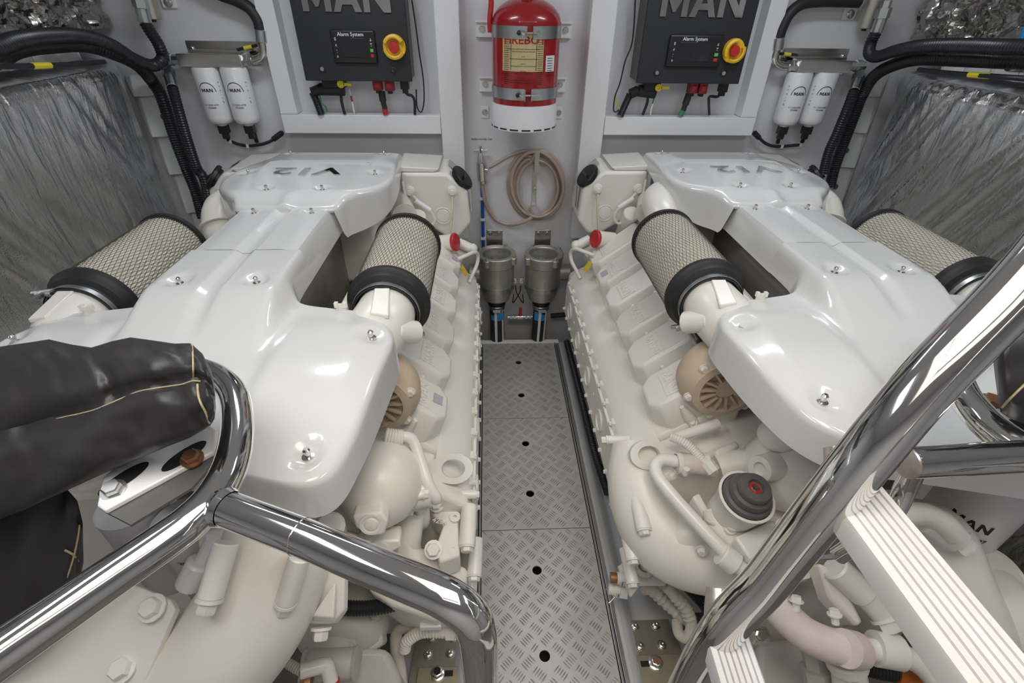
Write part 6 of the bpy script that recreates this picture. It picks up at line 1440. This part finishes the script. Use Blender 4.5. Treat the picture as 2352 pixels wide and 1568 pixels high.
def tread(A, A2, B, B2, z):
    a, a2, b, b2 = [hz(p, z) for p in (A, A2, B, B2)]
    L = ((a2-a).normalized()+(b2-b).normalized()).normalized(); wdt = (b-a); n = 7
    wv = wdt; ln = 0.40
    mb = MB(); prof = []
    m = 7
    prof.append((0.0, -0.026)); prof.append((0.0, -0.006)); prof.append((0.03, 0.0))
    for k in range(m):
        f0 = 0.04+0.92*k/m; f1 = 0.04+0.92*(k+1)/m; g = (f1-f0)
        prof += [(f0+g*0.04, 0.0), (f0+g*0.12, 0.0018), (f0+g*0.80, 0.0018), (f0+g*0.88, -0.0014), (f1-g*0.02, -0.0014)] if k else [(f0, 0.0), (f0+g*0.80, 0.0018), (f0+g*0.88, -0.0014), (f1-g*0.02, -0.0014)]
    prof += [(0.97, 0.0), (1.0, -0.006), (1.0, -0.026)]
    f = [a+wv*x+V(0, 0, z_) for x, z_ in prof]
    mb.prism(f, L*ln)
    o = mb.build('tread', 'tread_white', t, smooth=25)
    # weld web between rail and tread
    c = a.lerp(b, 0.48); 
    MB().tube([c+V(0, 0, -0.006)+L*0.012, c-L*0.010+V(0, 0, 0.006), c-L*0.030+V(0, 0, 0.020)], lambda f_: 0.024-0.010*f_, 14).build('weld_web', 'weld', t, smooth=60)
tread((1886, 1112), (2165, 1568), (2014, 1098), (2352, 1446), 1.215)
tread((1612, 1428), (1660, 1590), (1705, 1412), (1768, 1590), 0.985)
tread((1500, 1690), (1510, 1800), (1580, 1680), (1600, 1800), 0.755)

# ---- padded black cover on the left
from mathutils import noise as nz
t = thing('padded_cover', at(230, 1090, D=0.68)-V(0, 0, 0.05), 'black vinyl padded cover bundled over the left engine front', 'cover', 'black vinyl covers')
ST = [(-170, 800, -170, 1260), (-60, 803, -60, 1215), (0, 797, 0, 1190), (60, 788, 60, 1168), (112, 780, 115, 1142), (165, 792, 175, 1115), (210, 799, 235, 1088), (255, 785, 290, 1065), (300, 775, 340, 1043), (350, 782, 390, 1022), (400, 789, 435, 1005), (438, 788, 465, 988), (465, 812, 484, 975), (485, 850, 493, 960), (494, 890, 496, 935)]
def bag(f, th):
    n = len(ST)-1; q = f*n; i = min(int(q), n-1); r_ = q-i
    a = [ST[i][k]*(1-r_)+ST[i+1][k]*r_ for k in range(4)]
    T_ = at(a[0], a[1], D=0.615+0.03*(1-f)); B_ = at(a[2], a[3], D=0.60+0.02*(1-f))
    c = (T_+B_)/2; h = (T_-B_)/2; vd = (c-CAM).normalized()
    endr = math.sqrt(max(0.0, 1-max(0, (f-0.80)/0.2)**2.2))
    dep = 0.060*(0.35+0.65*endr)
    cs, sn = math.cos(th), math.sin(th)
    sg = lambda v_: math.copysign(abs(v_)**0.85, v_)
    p = c+h*sg(sn)+vd*(-dep*sg(cs))
    front = max(0.0, cs)
    w1 = nz.noise(V(f*7.0, sn*1.6, 1.3))*0.014+nz.noise(V(f*15+sn*3, sn*3.4-f*5, 7.7))*0.007
    # long fold running from the left edge up to the right corner
    fold = sn-(-0.10+0.34*f); w1 -= 0.020*math.exp(-(fold/0.10)**2)*ss(0.0, 0.1, 0.97-f)
    pk = math.hypot((f-0.79)*4.0, (sn+0.02)*1.0); w1 -= 0.016*math.exp(-(pk/0.16)**2)
    v2 = (f-0.50)+0.06*sn; w1 -= 0.018*math.exp(-(v2/0.03)**2)*ss(-0.05, 0.2, sn)*ss(0.75, 0.35, sn)
    return p-vd*w1*(0.25+0.75*front)
MB().grid(lambda f, b: bag(f, 2*PI*b), 120, 72).build('padding', 'vinyl', t, smooth=180)
cap = MB(); ring_ = [bag(1.0, 2*PI*k/36) for k in range(36)]; cap.add(ring_, [list(range(36))]); cap.build('end_seam', 'vinyl', t)
def seam(pts, r=0.0011):
    out = []
    for f, th in pts: out.append(bag(f, th)-(bag(f, th)-CAM).normalized()*0.0008)
    MB().tube(out, r, 6, seg=6).build('stitching', 'thread', t)
def fth(f, sn): return (f, math.asin(max(-1, min(1, math.copysign(abs(sn)**(1/0.85), sn)))))
seam([fth(0.02+0.05*k, -0.135+0.34*(0.02+0.05*k)) for k in range(17)], 0.0009)
seam([fth(0.792, 0.97), fth(0.79, 0.7), fth(0.782, 0.4), fth(0.778, 0.2)], 0.0011)
seam([fth(0.795, 0.05), fth(0.79, -0.15), fth(0.80, -0.35), fth(0.83, -0.6), fth(0.85, -0.90)], 0.0013)
# flap of the same cover hanging behind the rail
FL = [((-80, 1190), (-80, 1620)), ((0, 1165), (0, 1560)), ((60, 1150), (50, 1520)), ((110, 1130), (95, 1480)), ((150, 1118), (140, 1440)), ((178, 1150), (175, 1375)), ((190, 1200), (192, 1290))]
def flap(f, g_, back):
    n = len(FL)-1; q = f*n; i = min(int(q), n-1); r_ = q-i
    a = V(*FL[i][0], 0).lerp(V(*FL[i+1][0], 0), r_); b = V(*FL[i][1], 0).lerp(V(*FL[i+1][1], 0), r_); p = a.lerp(b, g_)
    bulge = 0.030*math.sin(PI*g_)*math.sqrt(max(0, 1-f**3))
    D_ = 0.70+0.05*g_-(bulge if not back else -0.006)
    D_ -= 0.014*nz.noise(V(f*3.2, g_*2.6, 3.0))*(0 if back else 1)
    return at(p.x, p.y, D=D_)
mb = MB().grid(lambda a, b: flap(a, b, False), 40, 30); mb.grid(lambda a, b: flap(a, b, True), 40, 30)
mb.build('hanging_flap', 'vinyl', t, smooth=180)
def fl_line(pts, r=0.0012, m='thread'): MB().tube([flap(f, g_, False)-V(0, 0.002, -0.001) for f, g_ in pts], r, 6).build('stitching', m, t)
fl_line([(0.94, 0.15), (0.88, 0.40), (0.78, 0.62), (0.62, 0.85), (0.55, 0.95)]); fl_line([(0.70, 0.45), (0.80, 0.52), (0.90, 0.68)], 0.0016)
# white hinge plate with oval cut-outs under the cover
t = thing('hinge_plate', at(360, 1100, Z=1.075), 'white steel hinge plate with dark oval holes and bolts under the black cover', 'bracket')
pz = 1.118
MB().prism([at(x, y, Z=pz) for x, y in ((222, 1160), (236, 1095), (300, 1040), (482, 975), (494, 985), (493, 1035), (240, 1172))], (0, 0, -0.008)).build('plate', 'filter_white', t, bevel=0.002)
MB().prism([at(x, y, Z=pz-0.008) for x, y in ((240, 1174), (494, 1036), (494, 1060), (440, 1120), (300, 1205), (262, 1185))], (0, 0, -0.004)).build('dark_flange', 'cabinet_side', t)
for (x, y, w, h_) in ((424, 1046, 0.012, 0.030), (285, 1098, 0.012, 0.030)):
    c = at(x, y, Z=pz+0.0006); R_ = Matrix.Rotation(-0.55, 3, 'Z')
    MB().prism([c+R_ @ V(math.cos(2*PI*k/24)*w, math.sin(2*PI*k/24)*h_, 0) for k in range(24)], (0, 0, 0.0004)).build('oval_hole', 'hole_dark', t, smooth=0)
for (x, y, m) in ((262, 1126, 'steel'), (442, 1054, 'copper')):
    c = at(x, y, Z=pz); MB().bolt(c, (0.1, -0.2, 1), 0.0105, 0.012).build('bolt', m, t)
# ---- black cover at the right edge
t = thing('padded_cover', at(2340, 900, D=0.62)-V(0, 0, 0.05), 'black vinyl cover with stitched seam at the right edge behind the ladder', 'cover', 'black vinyl covers')
BR = [((2278, 800), (2285, 860)), ((2284, 770), (2296, 945)), ((2310, 735), (2320, 962)), ((2352, 705), (2352, 972)), ((2420, 690), (2420, 985)), ((2520, 690), (2520, 1000)), ((2660, 700), (2660, 1010)), ((2780, 760), (2780, 1000)), ((2840, 850), (2840, 930))]
def br(f, g_, back):
    n = len(BR)-1; q = f*n; i = min(int(q), n-1); r_ = q-i
    a = V(*BR[i][0], 0).lerp(V(*BR[i+1][0], 0), r_); b = V(*BR[i][1], 0).lerp(V(*BR[i+1][1], 0), r_); p = a.lerp(b, g_)
    e = math.sin(PI*g_)*min(1, 4.5*f)*min(1, 5*(1-f)); return at(p.x, p.y, D=0.64-(0.04*e if not back else -0.02*e)+0.012*nz.noise(V(f*4, g_*3, 1)))
mb = MB().grid(lambda a, b: br(a, b, False), 30, 24); mb.grid(lambda a, b: br(a, b, True), 30, 24); mb.build('padding', 'vinyl', t, smooth=180)
MB().tube([br(0.14, 0.93, False)-V(0, 0.002, -0.001), br(0.25, 0.78, False)-V(0, 0.002, -0.001), br(0.39, 0.62, False)-V(0, 0.002, -0.001)], 0.0014, 6).build('stitching', 'thread', t)
t = thing('hinge_plate', at(2290, 950, Z=1.07), 'white steel hinge plate with a dark hole under the right black cover', 'bracket')
MB().prism([at(x, y, Z=1.115) for x, y in ((2235, 905), (2290, 900), (2400, 960), (2400, 1010), (2330, 1000), (2285, 965))], (0, 0, -0.008)).build('plate', 'filter_white', t, bevel=0.002)
MB().prism([at(x, y, Z=1.1155) for x, y in ((2300, 968), (2330, 960), (2390, 985), (2395, 1003), (2340, 998))], (0, 0, 0.0006)).build('oval_hole', 'hole_dark', t, smooth=0)
MB().bolt(at(2272, 925, Z=1.115), (0, -0.2, 1), 0.013, 0.012).build('bolt', 'copper', t)
